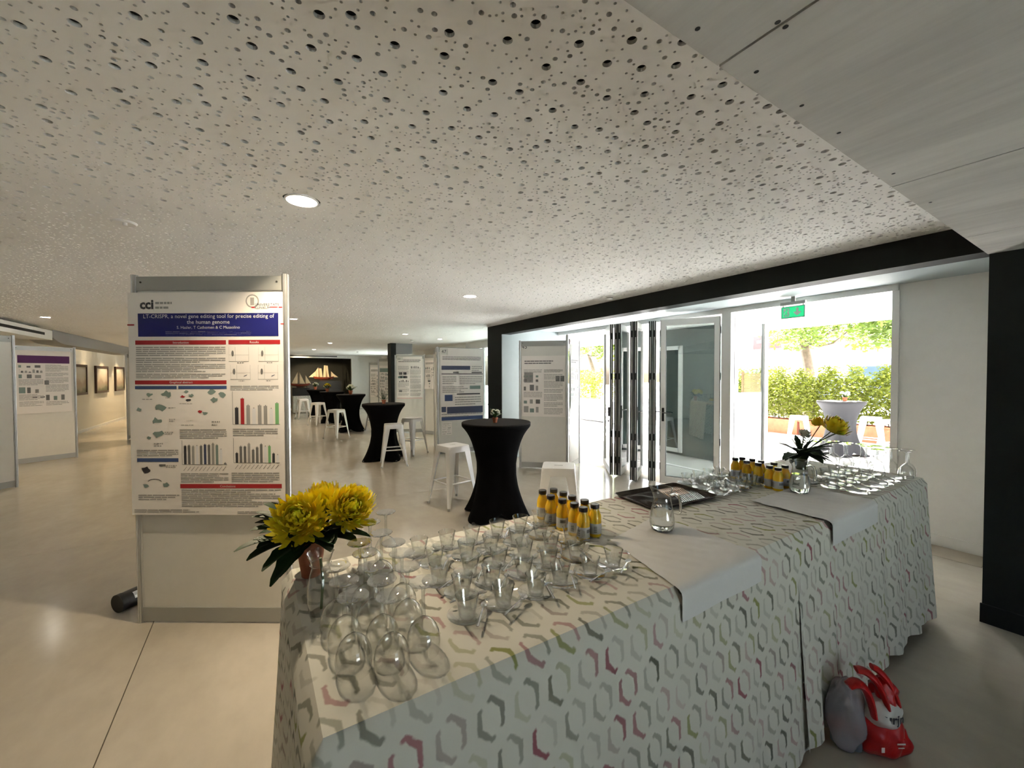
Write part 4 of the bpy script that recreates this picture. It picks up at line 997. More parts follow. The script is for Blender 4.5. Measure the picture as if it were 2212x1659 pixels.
for grp, lab, pts in (('juice bottles by the cups', 'yellow juice bottle of the nearer group', ((1172, 1060), (1196, 1057), (1217, 1064), (1190, 1071), (1236, 1072), (1215, 1079), (1263, 1081), (1241, 1088), (1285, 1090), (1260, 1097))),
                      ('juice bottles by the door post', 'yellow juice bottle of the farther group', ((1589, 989), (1603, 988), (1613, 995), (1625, 991), (1638, 1000), (1644, 995), (1663, 1006), (1672, 999), (1680, 1010), (1696, 1005)))):
    for k, p in enumerate(relax([Z(x, y, ZG + .131) for x, y in pts], .0575, (0, BY0 + .03, BX1, BY1 - .03))):
        p.z = ZG - .003 if p.x > 1.12 else ZG; p.y = min(p.y, BY1 - .03)
        if p.x > 1.12: p.z = ZT + .0065
        if p.x > CX2: p.z = ZT + .0035
        r_ = random.uniform(-1.3, .6)
        ll = lab + (', %s in the %s file' % (ORD[4 - k // 2], ('left', 'right')[k % 2]))
        if bo is None: bo = bottle(p, ll, grp, r_)
        else: dup(bo, p, r_, ll, grp)

# ------------------------------------------------------------------ water jugs
def jug(loc, label, rz, level):
    t = thing('water_jug', label, 'jug', loc, rz, 'glass water jugs'); n = 36
    prof = [(.0, .004), (.042, .003), (.050, .010), (.0535, .030), (.0525, .055), (.046, .095), (.0385, .130), (.0365, .148), (.039, .165), (.0435, .186)]
    def P(u, v):
        k = v * (len(prof) - 1); i = min(int(k), len(prof) - 2); f = k - i; r = prof[i][0] * (1 - f) + prof[i + 1][0] * f; z = prof[i][1] * (1 - f) + prof[i + 1][1] * f; q_ = 2 * pi * u
        sp = max(0, -cos(q_)) ** 10 * max(0, (z - .14) / .046); return ((r + .016 * sp) * cos(q_), (r + .002 * sp) * sin(q_), z + .010 * sp)
    obj('body', MB().grid(P, n, 27), 'glass', t, True)
    obj('rim', MB().tube([P(u / 36, 1) for u in range(37)], .0022, 8, False), 'glass', t, True)
    obj('handle', MB().tube([(.036, 0, .150), (.055, 0, .158), (.073, 0, .150), (.083, 0, .125), (.086, 0, .095), (.085, 0, .072), (.079, 0, .068)], [.006, .0065, .0065, .006, .0055, .005, .004], 10), 'thick_glass', t, True)
    wp = [(0, .006)] + [(r - .003, z + .002) for r, z in prof[1:-1] if z < level] ; rl = wp[-1][0] - .002
    obj('water', MB().lathe(wp + [(rl, level), (0, level)], 32), 'water', t, True)
    obj('base', MB().lathe([(0, 0), (.040, 0), (.046, .004), (.040, .0065), (0, .0055)], 30), 'thick_glass', t, True)
    return t
p = Z(1430, 1143, ZT + .012); jug((p.x, p.y, ZT + .0125), 'clear glass jug of water with a handle on the wrinkled runner', rad(-28), .098)
p = Z(1727, 1063, ZT + .012); jug((p.x, p.y, ZT + .0125), 'clear glass jug of water beside the farther juice bottles', rad(-42), .105)

# ------------------------------------------------------------------ cutlery tray
mat('tray', (.035, .026, .018), .3, .5, var=.5, vscale=60); mat('napkin_black', (.012, .010, .012), .7, bmp=.4, bscale=18)
tl, tf, tr_ = Z(1334, 1073, ZT), Z(1414, 1112, ZT), Z(1547, 1083, ZT); tc = (tl + tr_) / 2; ta = math.atan2(tr_.y - tf.y, tr_.x - tf.x)
TWd, TDp = .49, .31; tt = thing('serving_tray', 'dark rectangular tray of cutlery behind the nearer water jug', 'tray', (tc.x, tc.y, ZT + .0065), ta)
def TP(u, v, z, k): return ((u - .5) * (TWd - k), (v - .5) * (TDp - k), z)
obj('tray_base', MB().prism(rrect(-TWd / 2 + .02, -TDp / 2 + .02, TWd / 2 - .02, TDp / 2 - .02, .015), 0, .004), 'tray', tt)
o1, o2, o3 = rrect(-TWd / 2 + .018, -TDp / 2 + .018, TWd / 2 - .018, TDp / 2 - .018, .016), rrect(-TWd / 2, -TDp / 2, TWd / 2, TDp / 2, .022), rrect(-TWd / 2 - .004, -TDp / 2 - .004, TWd / 2 + .004, TDp / 2 + .004, .024); n_ = len(o1)
obj('tray_rim', MB().add([(x, y, .002) for x, y in o1] + [(x, y, .022) for x, y in o2] + [(x, y, .020) for x, y in o3], [(k + i, k + (i + 1) % n_, k + n_ + (i + 1) % n_, k + n_ + i) for k in (0, n_) for i in range(n_)]), 'tray', tt, True)
MT = Matrix.Translation((tc.x, tc.y, ZT + .011)) @ Matrix.Rotation(ta, 4, 'Z')
nk = obj('cloth_napkin', MB().grid(lambda u, v: (-.19 + .2 * u, -.11 + .22 * v, .010 + .006 * sin(u * 9 + v * 4) * sin(v * 7) if 0 < u < 1 and 0 < v < 1 else 0), 16, 16), 'napkin_black', None, True); nk.matrix_world = MT
tag(nk, 'crumpled black napkin in the cutlery tray', 'napkin')
mat('copper_steel', (.50, .30, .20), .25, .9)
def fork_mesh(kind):
    mb = MB().tube([(-.075, 0, .002), (-.03, 0, .003), (.02, 0, .003)], [.0065, .0045, .0035], 8, True, .35)
    if kind:
        mb.box(.018, -.009, .001, .04, .009, .003)
        for k in range(4): mb.box(.04, -.009 + k * .0052, .001, .075, -.0068 + k * .0052, .003)
    else: mb.prism([(.018, -.005), (.08, -.007), (.088, .004), (.018, .005)], .001, .0028)
    return mb.mesh('dessert_fork' if kind else 'table_knife', False)
for kind, (nm, lab, cat) in enumerate((('table_knife', 'table knife in the rows of cutlery on the dark tray', 'knife'), ('dessert_fork', 'fork in the rows of cutlery on the dark tray', 'fork'))):
    me = fork_mesh(kind); me.materials.append(MATS['copper_steel' if kind else 'steel'])
    for k in range(12):
        o = obj(nm, me, None); o.matrix_world = MT @ Matrix.Translation((.035 + .0155 * k, -.055 + kind * .105, .0005)) @ Matrix.Rotation(rad(62), 4, 'Z'); tag(o, lab + ', %s from the left' % ORD[k], cat, 'cutlery on the tray')

# ------------------------------------------------------------------ flowers
def mum_mesh(seed, r=.075):
    rnd = random.Random(seed); mb = MB()
    for L in range(8):
        n_ = (34, 34, 32, 30, 26, 20, 14, 8)[L]; el = rad((-14, 2, 14, 27, 40, 53, 66, 80)[L]); ln = r * (1.0, 1.0, .95, .86, .74, .62, .5, .42)[L]; wd = r * .088
        for k in range(n_):
            q_ = 2 * pi * (k + .5 * (L % 2)) / n_ + rnd.uniform(-.12, .12); e = el + rnd.uniform(-.14, .14); l_ = ln * rnd.uniform(.85, 1.1)
            rad_ = Vector((cos(q_), sin(q_), 0)); tan = Vector((-sin(q_), cos(q_), 0)); vs = []
            for i, (f, w_) in enumerate(((.12, .5), (.45, 1), (.8, .95), (1, .25))):
                ee = e + .55 * f * f; c = rad_ * (l_ * f * cos(ee)) + Vector((0, 0, l_ * f * sin(ee) + .004 * L))
                for s_ in (-1, 1): vs.append(c + tan * (s_ * wd * w_) + Vector((0, 0, .003 * w_)))
            mb.add(vs, [(0, 1, 3, 2), (2, 3, 5, 4), (4, 5, 7, 6)])
    mb.lathe([(0, .03), (.02, .028), (.03, .01), (.02, -.006), (0, -.01)], 10); return mb.mesh('flower_head', True, 70)
MUM = [mum_mesh(1), mum_mesh(2)]
for m in MUM: m.materials.append(MATS['yellow_petal'])
MUMW = [mum_mesh(5), mum_mesh(6)]
for m in MUMW: m.materials.append(MATS['white_petal'])
def head(parent, p, r, face, white=False, k=0):
    o = obj('flower_head', (MUMW if white else MUM)[k % 2], None, parent); o.location = p; o.scale = (r / .075,) * 3
    o.rotation_euler = Vector(face).to_track_quat('Z', 'Y').to_euler(); return o
def leaf_blade(parent, b, t, wd, mat_='leaf_dark', droop=.15, up=Vector((0, 0, 1))):
    b, t = Vector(b), Vector(t); ax = t - b; sd = ax.cross(up).normalized(); mb = MB(); L_ = ax.length
    def P(u, v):
        w_ = wd * sin(pi * min(1, u * .92 + .06)) ** .8 * (1 + .12 * sin(u * 22)); x = (v - .5) * 2
        return b + ax * u + sd * (x * w_) + Vector((0, 0, droop * L_ * 4 * u * (1 - u) + abs(x) * w_ * .35))
    return obj('leaf', mb.grid(P, 12, 4), mat_, parent, True)
def fern(parent, b, t, mat_='leaf_mid', n_=12, wd=.05):
    b, t = Vector(b), Vector(t); ax = t - b; sd = ax.cross(Vector((0, 0, 1))).normalized(); mb = MB().tube([b, b + ax * .5 + Vector((0, 0, .01)), t], .0012, 5)
    for i in range(n_):
        f = (i + 1) / n_; c = b + ax * f + Vector((0, 0, .04 * f * (1 - f))); l_ = wd * (1 - f * .75)
        for s_ in (-1, 1):
            e = c + sd * (s_ * l_) + ax.normalized() * l_ * .5; w_ = ax.normalized() * l_ * .16; mb.add([c, (c + e) / 2 - w_, e, (c + e) / 2 + w_], [(0, 1, 2, 3)])
    return obj('fern_frond', mb, mat_, parent)
def pot(parent, c, rt, rb_, h, m_='terracotta'):
    return obj('pot', MB().lathe([(0, 0), (rb_, 0), (rt * .97, h * .8), (rt * 1.06, h * .8), (rt * 1.08, h), (rt * .98, h), (rt * .92, h * .85), (0, h * .82)], 24, c), m_, parent, True)
bq = thing('flower_arrangement', 'large yellow chrysanthemums with dark leaves at the near corner of the buffet', 'flowers', (.155, 1.56, ZG))
W = lambda x, y, z=0: Vector((x - .155, y - 1.56, z - ZG))
pot(bq, (0, 0, 0), .046, .03, .125)
def FP(px, py, Y): p_ = AY(px, py, Y); return W(p_.x, p_.y, p_.z)
for k, (px, py, Y, r_, f_) in enumerate(((648, 1128, 1.48, .098, (-.25, -.75, .62)), (750, 1106, 1.50, .088, (.22, -.7, .62)), (700, 1092, 1.60, .085, (-.1, .0, 1)), (762, 1095, 1.60, .085, (.4, .2, .85)))):
    c = FP(px, py, Y); head(bq, c, r_, f_, False, k); obj('flower_stem', MB().tube([(0, 0, .1), c * .5 + Vector((0, 0, .06)), c - Vector(f_).normalized() * .008], .0035, 6), 'stem_green', bq)
for px, py, Y, w_ in ((505, 1193, 1.48, .030), (533, 1212, 1.46, .038), (584, 1268, 1.40, .030), (603, 1248, 1.42, .034), (566, 1235, 1.42, .03), (815, 1130, 1.50, .03), (800, 1160, 1.46, .036), (770, 1170, 1.42, .04), (700, 1180, 1.40, .045), (640, 1190, 1.42, .045), (735, 1075, 1.58, .03), (690, 1150, 1.44, .045), (610, 1170, 1.6, .05), (745, 1140, 1.45, .045), (670, 1200, 1.68, .05)):
    leaf_blade(bq, (0, 0, .115), FP(px, py, Y), w_, 'leaf_dark', .10)
rl = random.Random(9)
for k in range(26):
    a_ = rl.uniform(2.6, 6.6); e_ = rl.uniform(.1, .9); l_ = rl.uniform(.13, .22); leaf_blade(bq, (.01 * cos(a_), .01 * sin(a_), .12), (l_ * cos(a_) * cos(e_), l_ * sin(a_) * cos(e_), .12 + l_ * sin(e_)), rl.uniform(.028, .045), 'leaf_dark', .1)
fern(bq, (-.02, -.01, .13), FP(566, 1135, 1.50)); fern(bq, (-.02, -.01, .12), FP(548, 1166, 1.5), 'leaf_dark'); fern(bq, (0, 0, .13), FP(812, 1122, 1.52), 'leaf_dark')
v = Z(694, 1322, ZG); t = thing('glass_carafe', 'empty clear glass carafe beside the terracotta pot', 'carafe', (v.x, v.y, ZG))
obj('body', MB().lathe([(0, .002), (.030, .001), (.034, .01), (.037, .045), (.036, .08), (.029, .115), (.024, .135), (.026, .150), (.034, .168), (.037, .178)], 30), 'glass', t, True)
obj('neck_ring', MB().lathe([(.027, .140), (.030, .144), (.027, .148)], 26), 'glass', t, True)
obj('cut_stem', MB().tube([(.0, .0, .01), (.006, .004, .09), (.0, .0, .16)], .004, 6), 'stem_green', t, True)
fx = AX(1795, 930, 3.5); c2 = Vector((3.40, 1.40, ZT + .004)); b2 = thing('flower_arrangement', 'single yellow chrysanthemum with leaves in front of the outdoor table', 'flowers', c2)
def F2(px, py, X): return AX(px, py, X) - c2
pot(b2, (0, 0, 0), .046, .032, .11, 'leaf_dark')
for k, (px, py, X, r_, f_, wh) in enumerate(((1797, 930, 3.46, .105, (.1, -.5, .9), False), (1737, 940, 3.40, .045, (-.3, -.5, .8), True), (1770, 918, 3.5, .06, (0, .3, 1), False))):
    c = F2(px, py, X); head(b2, c, r_, f_, wh, k); obj('flower_stem', MB().tube([(0, 0, .1), c * .5 + Vector((0, 0, .05)), c - Vector(f_).normalized() * .008], .0035, 6), 'stem_green', b2)
for px, py, X, w_ in ((1682, 958, 3.34, .035), (1712, 985, 3.34, .035), (1800, 965, 3.42, .04), (1835, 930, 3.46, .03), (1718, 940, 3.36, .03), (1745, 975, 3.34, .04), (1775, 985, 3.36, .035), (1760, 950, 3.4, .04), (1730, 968, 3.36, .04), (1830, 955, 3.44, .03)): leaf_blade(b2, (0, 0, .1), F2(px, py, X), w_, 'leaf_dark', .08)
for k in range(20):
    a_ = rl.uniform(2.8, 6.8); e_ = rl.uniform(-.25, .35); l_ = rl.uniform(.13, .22); leaf_blade(b2, (.01 * cos(a_), .01 * sin(a_), .1), (l_ * cos(a_) * cos(e_), l_ * sin(a_) * cos(e_), .1 + l_ * sin(e_)), rl.uniform(.032, .055), 'leaf_dark', .1)
fern(b2, (0, 0, .11), F2(1708, 945, 3.36), 'leaf_mid'); fern(b2, (0, 0, .11), F2(1752, 930, 3.36), 'leaf_mid')
def small_pot(loc, label, seed, kind='white', s=1.0):
    t = thing('flower_pot', label, 'flower pot', loc, 0, 'small pots on the standing tables'); rnd = random.Random(seed)
    pot(t, (0, 0, 0), .032 * s, .022 * s, .06 * s)
    for k in range(9 if kind != 'fern' else 13):
        a_ = k * 2.4 + rnd.uniform(-.3, .3); e = rnd.uniform(.3, 1.2); l_ = rnd.uniform(.09, .15) * s * (1.5 if kind == 'fern' else 1); d = Vector((cos(a_) * cos(e), sin(a_) * cos(e), sin(e))) * l_
        if kind == 'fern' or k % 3 == 0: fern(t, (0, 0, .05 * s), Vector((0, 0, .05 * s)) + d, 'leaf_mid' if kind != 'fern' else 'leaf_dark', 9, .035 * s)
        else: leaf_blade(t, (0, 0, .05 * s), Vector((0, 0, .05 * s)) + d, .016 * s, 'leaf_mid', .1)
    if kind != 'fern':
        for k in range(4): a_ = k * 1.7; head(t, Vector((.035 * s * cos(a_), .035 * s * sin(a_), (.105 + .02 * (k % 2)) * s)), .032 * s, (cos(a_) * .5, sin(a_) * .5, .8), kind == 'white', k)
    return t
small_pot((2.36, 4.12, 1.1005), 'small terracotta pot of white flowers on the nearest bar table', 3, 'white', 1.0)
small_pot((2.14, 8.15, 1.1005), 'small fern pot on the bar table by the dark column', 5, 'fern', 1.3)
for (x, y), kd, sd, lb in (((2.4, 12.85), 'white', 9, 'white posy on the rightmost far bar table'), ((2.12, 15.5), 'yellow', 8, 'yellow posy on the middle far bar table'), ((2.05, 18.2), 'white', 7, 'white posy on the leftmost far bar table')): small_pot((x, y, 1.1005), lb, sd, kd, 1.9)

# ------------------------------------------------------------------ red shopping bag with water bottles
g = Z(1838, 1592); bg_ = thing('shopping_bag', 'red and white plastic bag of water bottles on the floor against the buffet cloth', 'bag', (g.x - .012, g.y - .045, 0), -YAW); bg_.scale = (.88, .88, .93)
mat('film_red', (.50, .012, .012), .3, bmp=.5, bscale=14); mat('film_white', (.72, .72, .70), .35, bmp=.4, bscale=14)
m = mat('film_clear', (.55, .50, .55), .25, bmp=.6, bscale=16); m.node_tree.nodes['Principled BSDF'].inputs['Alpha'].default_value = .55
def lump(c, rd, seed, n_=28, amp=.12):
    rnd = random.Random(seed); ph = [rnd.uniform(0, 6) for _ in range(6)]
    def P(u, v):
        th = 2 * pi * u; f = pi * (v * .98 + .01); d = Vector((cos(th) * sin(f), sin(th) * sin(f), -cos(f)))
        k = 1 + amp * (sin(3 * th + ph[0] + 4 * f) + .6 * sin(5 * th - 3 * f + ph[1]) + .5 * sin(7 * f + ph[2] + 2 * th)) * sin(f)
        p_ = Vector(c) + Vector((d.x * rd[0], d.y * rd[1], d.z * rd[2])) * k; p_.z = max(p_.z, .004); return p_
    return MB().grid(P, n_, n_ // 2)
obj('red_film', lump((.06, -.02, .085), (.115, .08, .105), 1, 44, .09), 'film_red', bg_, True, angle=70)
obj('red_film_corner', lump((.135, -.03, .06), (.06, .06, .065), 6, 30, .12), 'film_red', bg_, True, angle=70)
obj('clear_wrap', lump((-.085, .0, .15), (.082, .075, .18), 2, 44, .08), 'film_clear', bg_, True, angle=70)
obj('white_film', lump((.06, -.035, .20), (.085, .065, .075), 3, 40, .05), 'film_white', bg_, True, angle=70)
obj('red_film_top', lump((.085, -.02, .275), (.055, .05, .07), 4, 36, .14), 'film_red', bg_, True, angle=70)
for k, (a_, b_, c_, w_) in enumerate((((-.115, -.045, .325), (-.03, -.05, .39), (-.01, -.075, .20), .038), ((-.055, -.02, .385), (.03, -.04, .40), (.06, -.07, .235), .036), ((.04, -.0, .385), (.10, -.02, .37), (.13, -.05, .235), .036))):
    pts = [Vector(a_).lerp(Vector(b_), i / 8).lerp(Vector(b_).lerp(Vector(c_), i / 8), i / 8) for i in range(9)]
    obj('red_strap', MB().tube(pts, [w_ * (.55 + .45 * sin(pi * (i + 1) / 10)) for i in range(9)], 12, True, .45), 'film_red', bg_, True)
me = text_mesh('urjn', .058, 'CENTER', .0015)
for v_ in me.vertices: v_.co = (v_.co.x + .070, -.1045 + .9 * (v_.co.x ** 2) * 6, v_.co.y + .19)
obj('lettering', me, 'ink', bg_)
for k, (x, z, w_, h_) in enumerate(((.0, .06, .016, .024), (.075, .095, .04, .008), (.08, .078, .03, .006))): obj('print_patch', MB().quad((x, -.106, z), (x + w_, -.106, z), (x + w_, -.106, z + h_), (x, -.106, z + h_)), 'film_white', bg_)
for k, (x, y) in enumerate(((-.11, .02), (-.055, -.02))):
    bt_ = obj('water_bottle', MB().lathe([(0, 0), (.03, 0), (.031, .02), (.029, .09), (.031, .16), (.024, .2), (.013, .225), (.013, .245), (0, .245)], 16, (x, y, .012)), mat('pet_blue', (.16, .19, .24), .2) if k == 0 else 'pet_blue', bg_, True)
    obj('bottle_label', MB().lathe([(.0315, .07), (.0315, .13)], 16, (x, y, .012)), 'ink_red', bt_)

# ------------------------------------------------------------------ outside
def leaf_mat(name, col, tr):
    m = bpy.data.materials.new(name); m.use_nodes = True; nt = m.node_tree; b = nt.nodes['Principled BSDF']; out = nt.nodes['Material Output']
    f = noise(nt, 3.5, 3, .6, coords(nt)); c = ramp(nt, f, [(.3, tuple(k * .6 for k in col)), (.7, tuple(min(1, k * 1.25) for k in col))]); nt.links.new(c, b.inputs['Base Color']); b.inputs['Roughness'].default_value = .5
    t = nd(nt, 'ShaderNodeBsdfTranslucent'); nt.links.new(mixc(nt, .5, c, tr), t.inputs[0]); mx = nd(nt, 'ShaderNodeMixShader'); mx.inputs[0].default_value = .5
    nt.links.new(b.outputs[0], mx.inputs[1]); nt.links.new(t.outputs[0], mx.inputs[2]); nt.links.new(mx.outputs[0], out.inputs[0]); MATS[name] = m
leaf_mat('hedge_leaf', (.13, .16, .018), (.34, .37, .03)); leaf_mat('tree_leaf', (.07, .115, .02), (.20, .26, .035)); mat('bark', (.12, .09, .065), .85, var=.3, vscale=10, bmp=.5, bscale=25)
struct('patio_paving', MB().box(XW + .1, -25, -.3, 80, 60, -.004), 'patio')
pv = sempty('patio_strips', 'pale drain channel and kerb crossing the patio')
obj('drain_channel', MB().box(6.42, -3, -.004, 6.50, 22, .003), 'alu_white', pv)
obj('kerb', MB().box(11.75, -3, -.004, 12.0, 7.2, .07), 'patio', pv)
obj('kerb', MB().box(11.0, 9.0, -.004, 11.2, 22, .07), 'patio', pv)
obj('paving_joint', MB().box(7.35, -3, -.004, 7.365, 22, -.001), 'rail_grey', pv)
porch = sempty('porch_roof', 'white painted porch ceiling outside the doors')
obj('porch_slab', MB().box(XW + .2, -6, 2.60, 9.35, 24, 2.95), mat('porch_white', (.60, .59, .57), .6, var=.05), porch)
obj('porch_light', MB().lathe([(0, 2.596), (.09, 2.596), (.095, 2.60)], 24, (7.6, 4.2, 0)), 'ink_white', porch)
for y in (-5.5, 23.5): obj('porch_column', MB().box(9.05, y - .15, 0, 9.3, y + .15, 2.6), 'white_paint', porch)
pr_ = sempty('added_pier', 'grey-green pier added behind the wide door pane, its panel standing in for a reflection'); mat('pier_grey', (.13, .16, .155), .6, var=.1)
ya, yb = AX(1556, 850, 7.4).y, AX(1424, 850, 7.4).y
obj('pier', MB().box(7.4, ya, 0, 7.7, yb, 2.6), 'pier_grey', pr_)  # pier added to darken the view through the wide door pane
yc, yd = AX(1470, 850, 7.4).y, AX(1428, 850, 7.4).y
obj('reflected_frame', MB().box(7.36, yc - .05, .05, 7.4, yc + .03, 2.25).box(7.36, yc, .05, 7.4, yd, .13).box(7.36, yc, 2.17, 7.4, yd, 2.25), 'alu_white', pr_)  # frame and dark glass stand in for a door leaf mirrored in the pane
obj('reflected_glass', MB().box(7.385, yc + .03, .13, 7.4, yd, 2.17), mat('dark_glass', (.03, .05, .048), .05), pr_)
def leaves(mb, n_, sample, size, rnd, flat=.5):
    for _ in range(n_):
        c = Vector(sample()); s_ = size * rnd.uniform(.6, 1.25); a = Vector((rnd.gauss(0, 1), rnd.gauss(0, 1), rnd.gauss(0, flat))).normalized(); b = a.cross(Vector((rnd.gauss(0, 1), rnd.gauss(0, 1), rnd.gauss(0, 1)))).normalized()
        mb.add([c - a * s_, c + b * s_ * .42, c + a * s_, c - b * s_ * .42], [(0, 1, 2, 3)])
for k, y in enumerate((6.75, 5.66, 4.57, 3.48, 2.39, 1.30)):
    side = ('leftmost', 'second', 'third', 'fourth', 'fifth', 'sixth')[k]
    t = thing('planter_box', 'long terracotta planter, %s from the door leaf' % side, 'planter', (12.45, y, 0), 0, 'terracotta planters along the patio')
    obj('box', MB().add([(sx * (.17 + .03 * top), sy * (.5 + .02 * top), .42 * top) for top in (0, 1) for sx, sy in ((-1, -1), (1, -1), (1, 1), (-1, 1))], [(0, 1, 5, 4), (1, 2, 6, 5), (2, 3, 7, 6), (3, 0, 4, 7), (0, 3, 2, 1)]), 'terracotta', t)
    obj('rim', MB().box(-.22, -.54, .39, -.18, .54, .43).box(.18, -.54, .39, .22, .54, .43).box(-.18, -.54, .39, .18, -.50, .43).box(-.18, .50, .39, .18, .54, .43), 'terracotta', t)
    obj('soil', MB().box(-.18, -.5, .3, .18, .5, .38), 'bark', t)
    rnd = random.Random(50 + k); h = thing('hedge_shrub', 'yellow-green hedge shrub growing in the %s planter' % side, 'shrub', (12.45, y, .38), 0, 'hedge shrubs along the patio')
    mb = MB()
    def smp():
        u = rnd.uniform(-.56, .56); z = rnd.random() ** .8 * 1.42 * (.86 + .14 * sin(u * 9 + k)) ; w_ = .16 + .12 * min(1, z * 1.5); return (rnd.gauss(0, w_), u, .08 + z)
    leaves(mb, 6000, smp, .045, rnd); obj('foliage', mb, 'hedge_leaf', h)
    for s_ in range(7): x_, y_ = rnd.uniform(-.1, .1), rnd.uniform(-.42, .42); obj('stem', MB().tube([(x_, y_, -.02), (x_ + rnd.uniform(-.06, .06), y_ + rnd.uniform(-.08, .08), .5), (x_ + rnd.uniform(-.12, .12), y_ + rnd.uniform(-.15, .15), 1.2)], [.011, .008, .004], 6), 'bark', h)
def tree(base, label, limbs, canopy, n_, seed, size=.085):
    t = thing('patio_tree', label, 'tree', base, 0, 'trees beyond the patio'); rnd = random.Random(seed); B = Vector(base)
    for k, (pts, r0, r1) in enumerate(limbs):
        p_ = [Vector(q) - B for q in pts]; obj('trunk' if k == 0 else 'branch', MB().tube(p_, [r0 + (r1 - r0) * i / (len(p_) - 1) for i in range(len(p_))], 9), 'bark', t, True)
    mb = MB()
    cl = [(Vector(c) - B, r) for c, r in canopy]; tot = sum(r ** 2 for _, r in cl)
    for c, r in cl:
        def smp():
            d = Vector((rnd.gauss(0, 1), rnd.gauss(0, 1), rnd.gauss(0, 1))).normalized() * r * rnd.random() ** .45; return c + Vector((d.x, d.y, d.z * .55))
        leaves(mb, int(n_ * r * r / tot), smp, size, rnd, .4)
    obj('foliage', mb, 'tree_leaf', t); return t
A14 = lambda x, y, X=14.5: AX(x, y, X)
gb = A14(1748, 800); fork = A14(1738, 748); top = A14(1734, 738)
rt = random.Random(5)
can = [(A14(x, y, 14.5 + rt.uniform(-1.4, 1.4)), rt.uniform(.45, .8)) for x in range(1655, 2010, 26) for y in (640, 672, 704, 728) if not (y > 715 and (x < 1690 or 1770 < x < 1850))]
tree((gb.x, gb.y, 0), 'leaning tree with a thick trunk behind the hedge', [([(gb.x, gb.y, 0), tuple(gb), tuple(fork), tuple(top)], .17, .11),
    ([tuple(top), tuple(A14(1762, 735)), tuple(A14(1805, 712)), tuple(A14(1830, 690))], .075, .03), ([tuple(top), tuple(A14(1770, 748)), tuple(A14(1800, 742)), tuple(A14(1850, 700))], .06, .02),
    ([tuple(top), tuple(A14(1722, 722)), tuple(A14(1700, 690))], .06, .02), ([tuple(A14(1728, 730)), tuple(A14(1735, 705)), tuple(A14(1760, 670))], .045, .015), ([tuple(A14(1790, 715)), tuple(A14(1790, 690)), tuple(A14(1815, 660))], .03, .01)], can + [((rt.uniform(10.8, 13.4), rt.uniform(1.6, 4.6), rt.uniform(4.0, 5.2)), rt.uniform(.4, .7)) for _ in range(16)], 13000, 21)
gb = AX(1282, 800, 15); tp = AX(1272, 770, 15)
can = [(AX(x, y, 15 + rt.uniform(-1.5, 1.5)), rt.uniform(.45, .8)) for x in range(1215, 1345, 22) for y in (735, 752, 768) if not (y > 760 and 1255 < x < 1300)]
tree((gb.x, gb.y, 0), 'tree with a forked trunk seen left of the folded doors', [([(gb.x, gb.y, 0), tuple(gb), tuple(tp)], .15, .09), ([tuple(tp), tuple(AX(1262, 758, 15)), tuple(AX(1250, 748, 15))], .07, .03), ([tuple(tp), tuple(AX(1290, 770, 15)), tuple(AX(1312, 752, 15))], .06, .02), ([tuple(tp), tuple(AX(1270, 752, 15)), tuple(AX(1280, 740, 15))], .05, .02)], can + [((rt.uniform(11.2, 14.6), rt.uniform(9.5, 14.5), rt.uniform(3.9, 5.4)), rt.uniform(.5, .8)) for _ in range(26)], 13000, 22, .10)
for k, (x, y, X, r, hz) in enumerate(((1258, 830, 13.6, .42, 1.5), (1286, 836, 12.1, .42, 1.35), (1316, 826, 14.4, .42, 1.6))):
    c = AX(x, y, X); rnd = random.Random(70 + k); h = thing('garden_bush', 'bright yellow-green bush behind the outdoor cloth table, %s' % ('left', 'middle', 'right')[k], 'shrub', (c.x, c.y, 0), 0, 'bushes behind the outdoor table')
    mb = MB(); leaves(mb, 1500, lambda: (max(-r * 1.3, min(r * 1.3, rnd.gauss(0, r * .6))), max(-r * 1.3, min(r * 1.3, rnd.gauss(0, r * .6))), rnd.uniform(.45, hz + .4)), .06, rnd); obj('foliage', mb, 'hedge_leaf', h)
    for s_ in range(5): obj('stem', MB().tube([(rnd.uniform(-.1, .1), rnd.uniform(-.1, .1), 0), (rnd.uniform(-.3, .3), rnd.uniform(-.3, .3), hz)], [.012, .005], 6), 'bark', h)
mat('sunlit_black_cloth', (.012, .012, .014), .85)  # lighter copy of the black cloth: sun and flare put into its colour
ob = bar_table((10.25, 3.5, 0), 'outdoor black bar table in the sun in front of the hedge', rad(20), 'sunlit_black_cloth')
ob['group'] = 'stretch-covered standing tables'
for p_, r_, l_ in (((9.9, 4.12, 0), 20, 'outdoor white stool left of the black table in the sun'), ((10.52, 2.70, 0), -30, 'outdoor white stool nearest the white wall'), ((10.9, 3.2, 0), 10, 'outdoor white stool behind the black table in the sun')): dup(s0, p_, rad(r_), l_)
small_pot((10.3, 3.45, 1.1005), 'small pot on the outdoor black table', 12, 'white', 1.3)
# outdoor table with patterned cloth
t = thing('cloth_table', 'outdoor table under a patterned cloth behind board 43', 'table', (10.6, 10.6, 0))
mb = MB(); mb.uv = {}
def addq(pts, uvs):
    o_ = len(mb.v); mb.v += pts; mb.f.append((o_, o_ + 1, o_ + 2, o_ + 3)); mb.uv.update({o_ + i: u for i, u in enumerate(uvs)})
x0, x1, y0, y1, h = -.38, .38, -1.6, 1.6, .75
addq([(x0, y1, .03), (x0, y0, .03), (x0, y0, h), (x0, y1, h)], [(0, 0), (3.2, 0), (3.2, .72), (0, .72)])
addq([(x0, y0, .03), (x1, y0, .03), (x1, y0, h), (x0, y0, h)], [(3.2, 0), (3.96, 0), (3.96, .72), (3.2, .72)])
addq([(x1, y0, .03), (x1, y1, .03), (x1, y1, h), (x1, y0, h)], [(0, 0), (3.2, 0), (3.2, .72), (0, .72)])
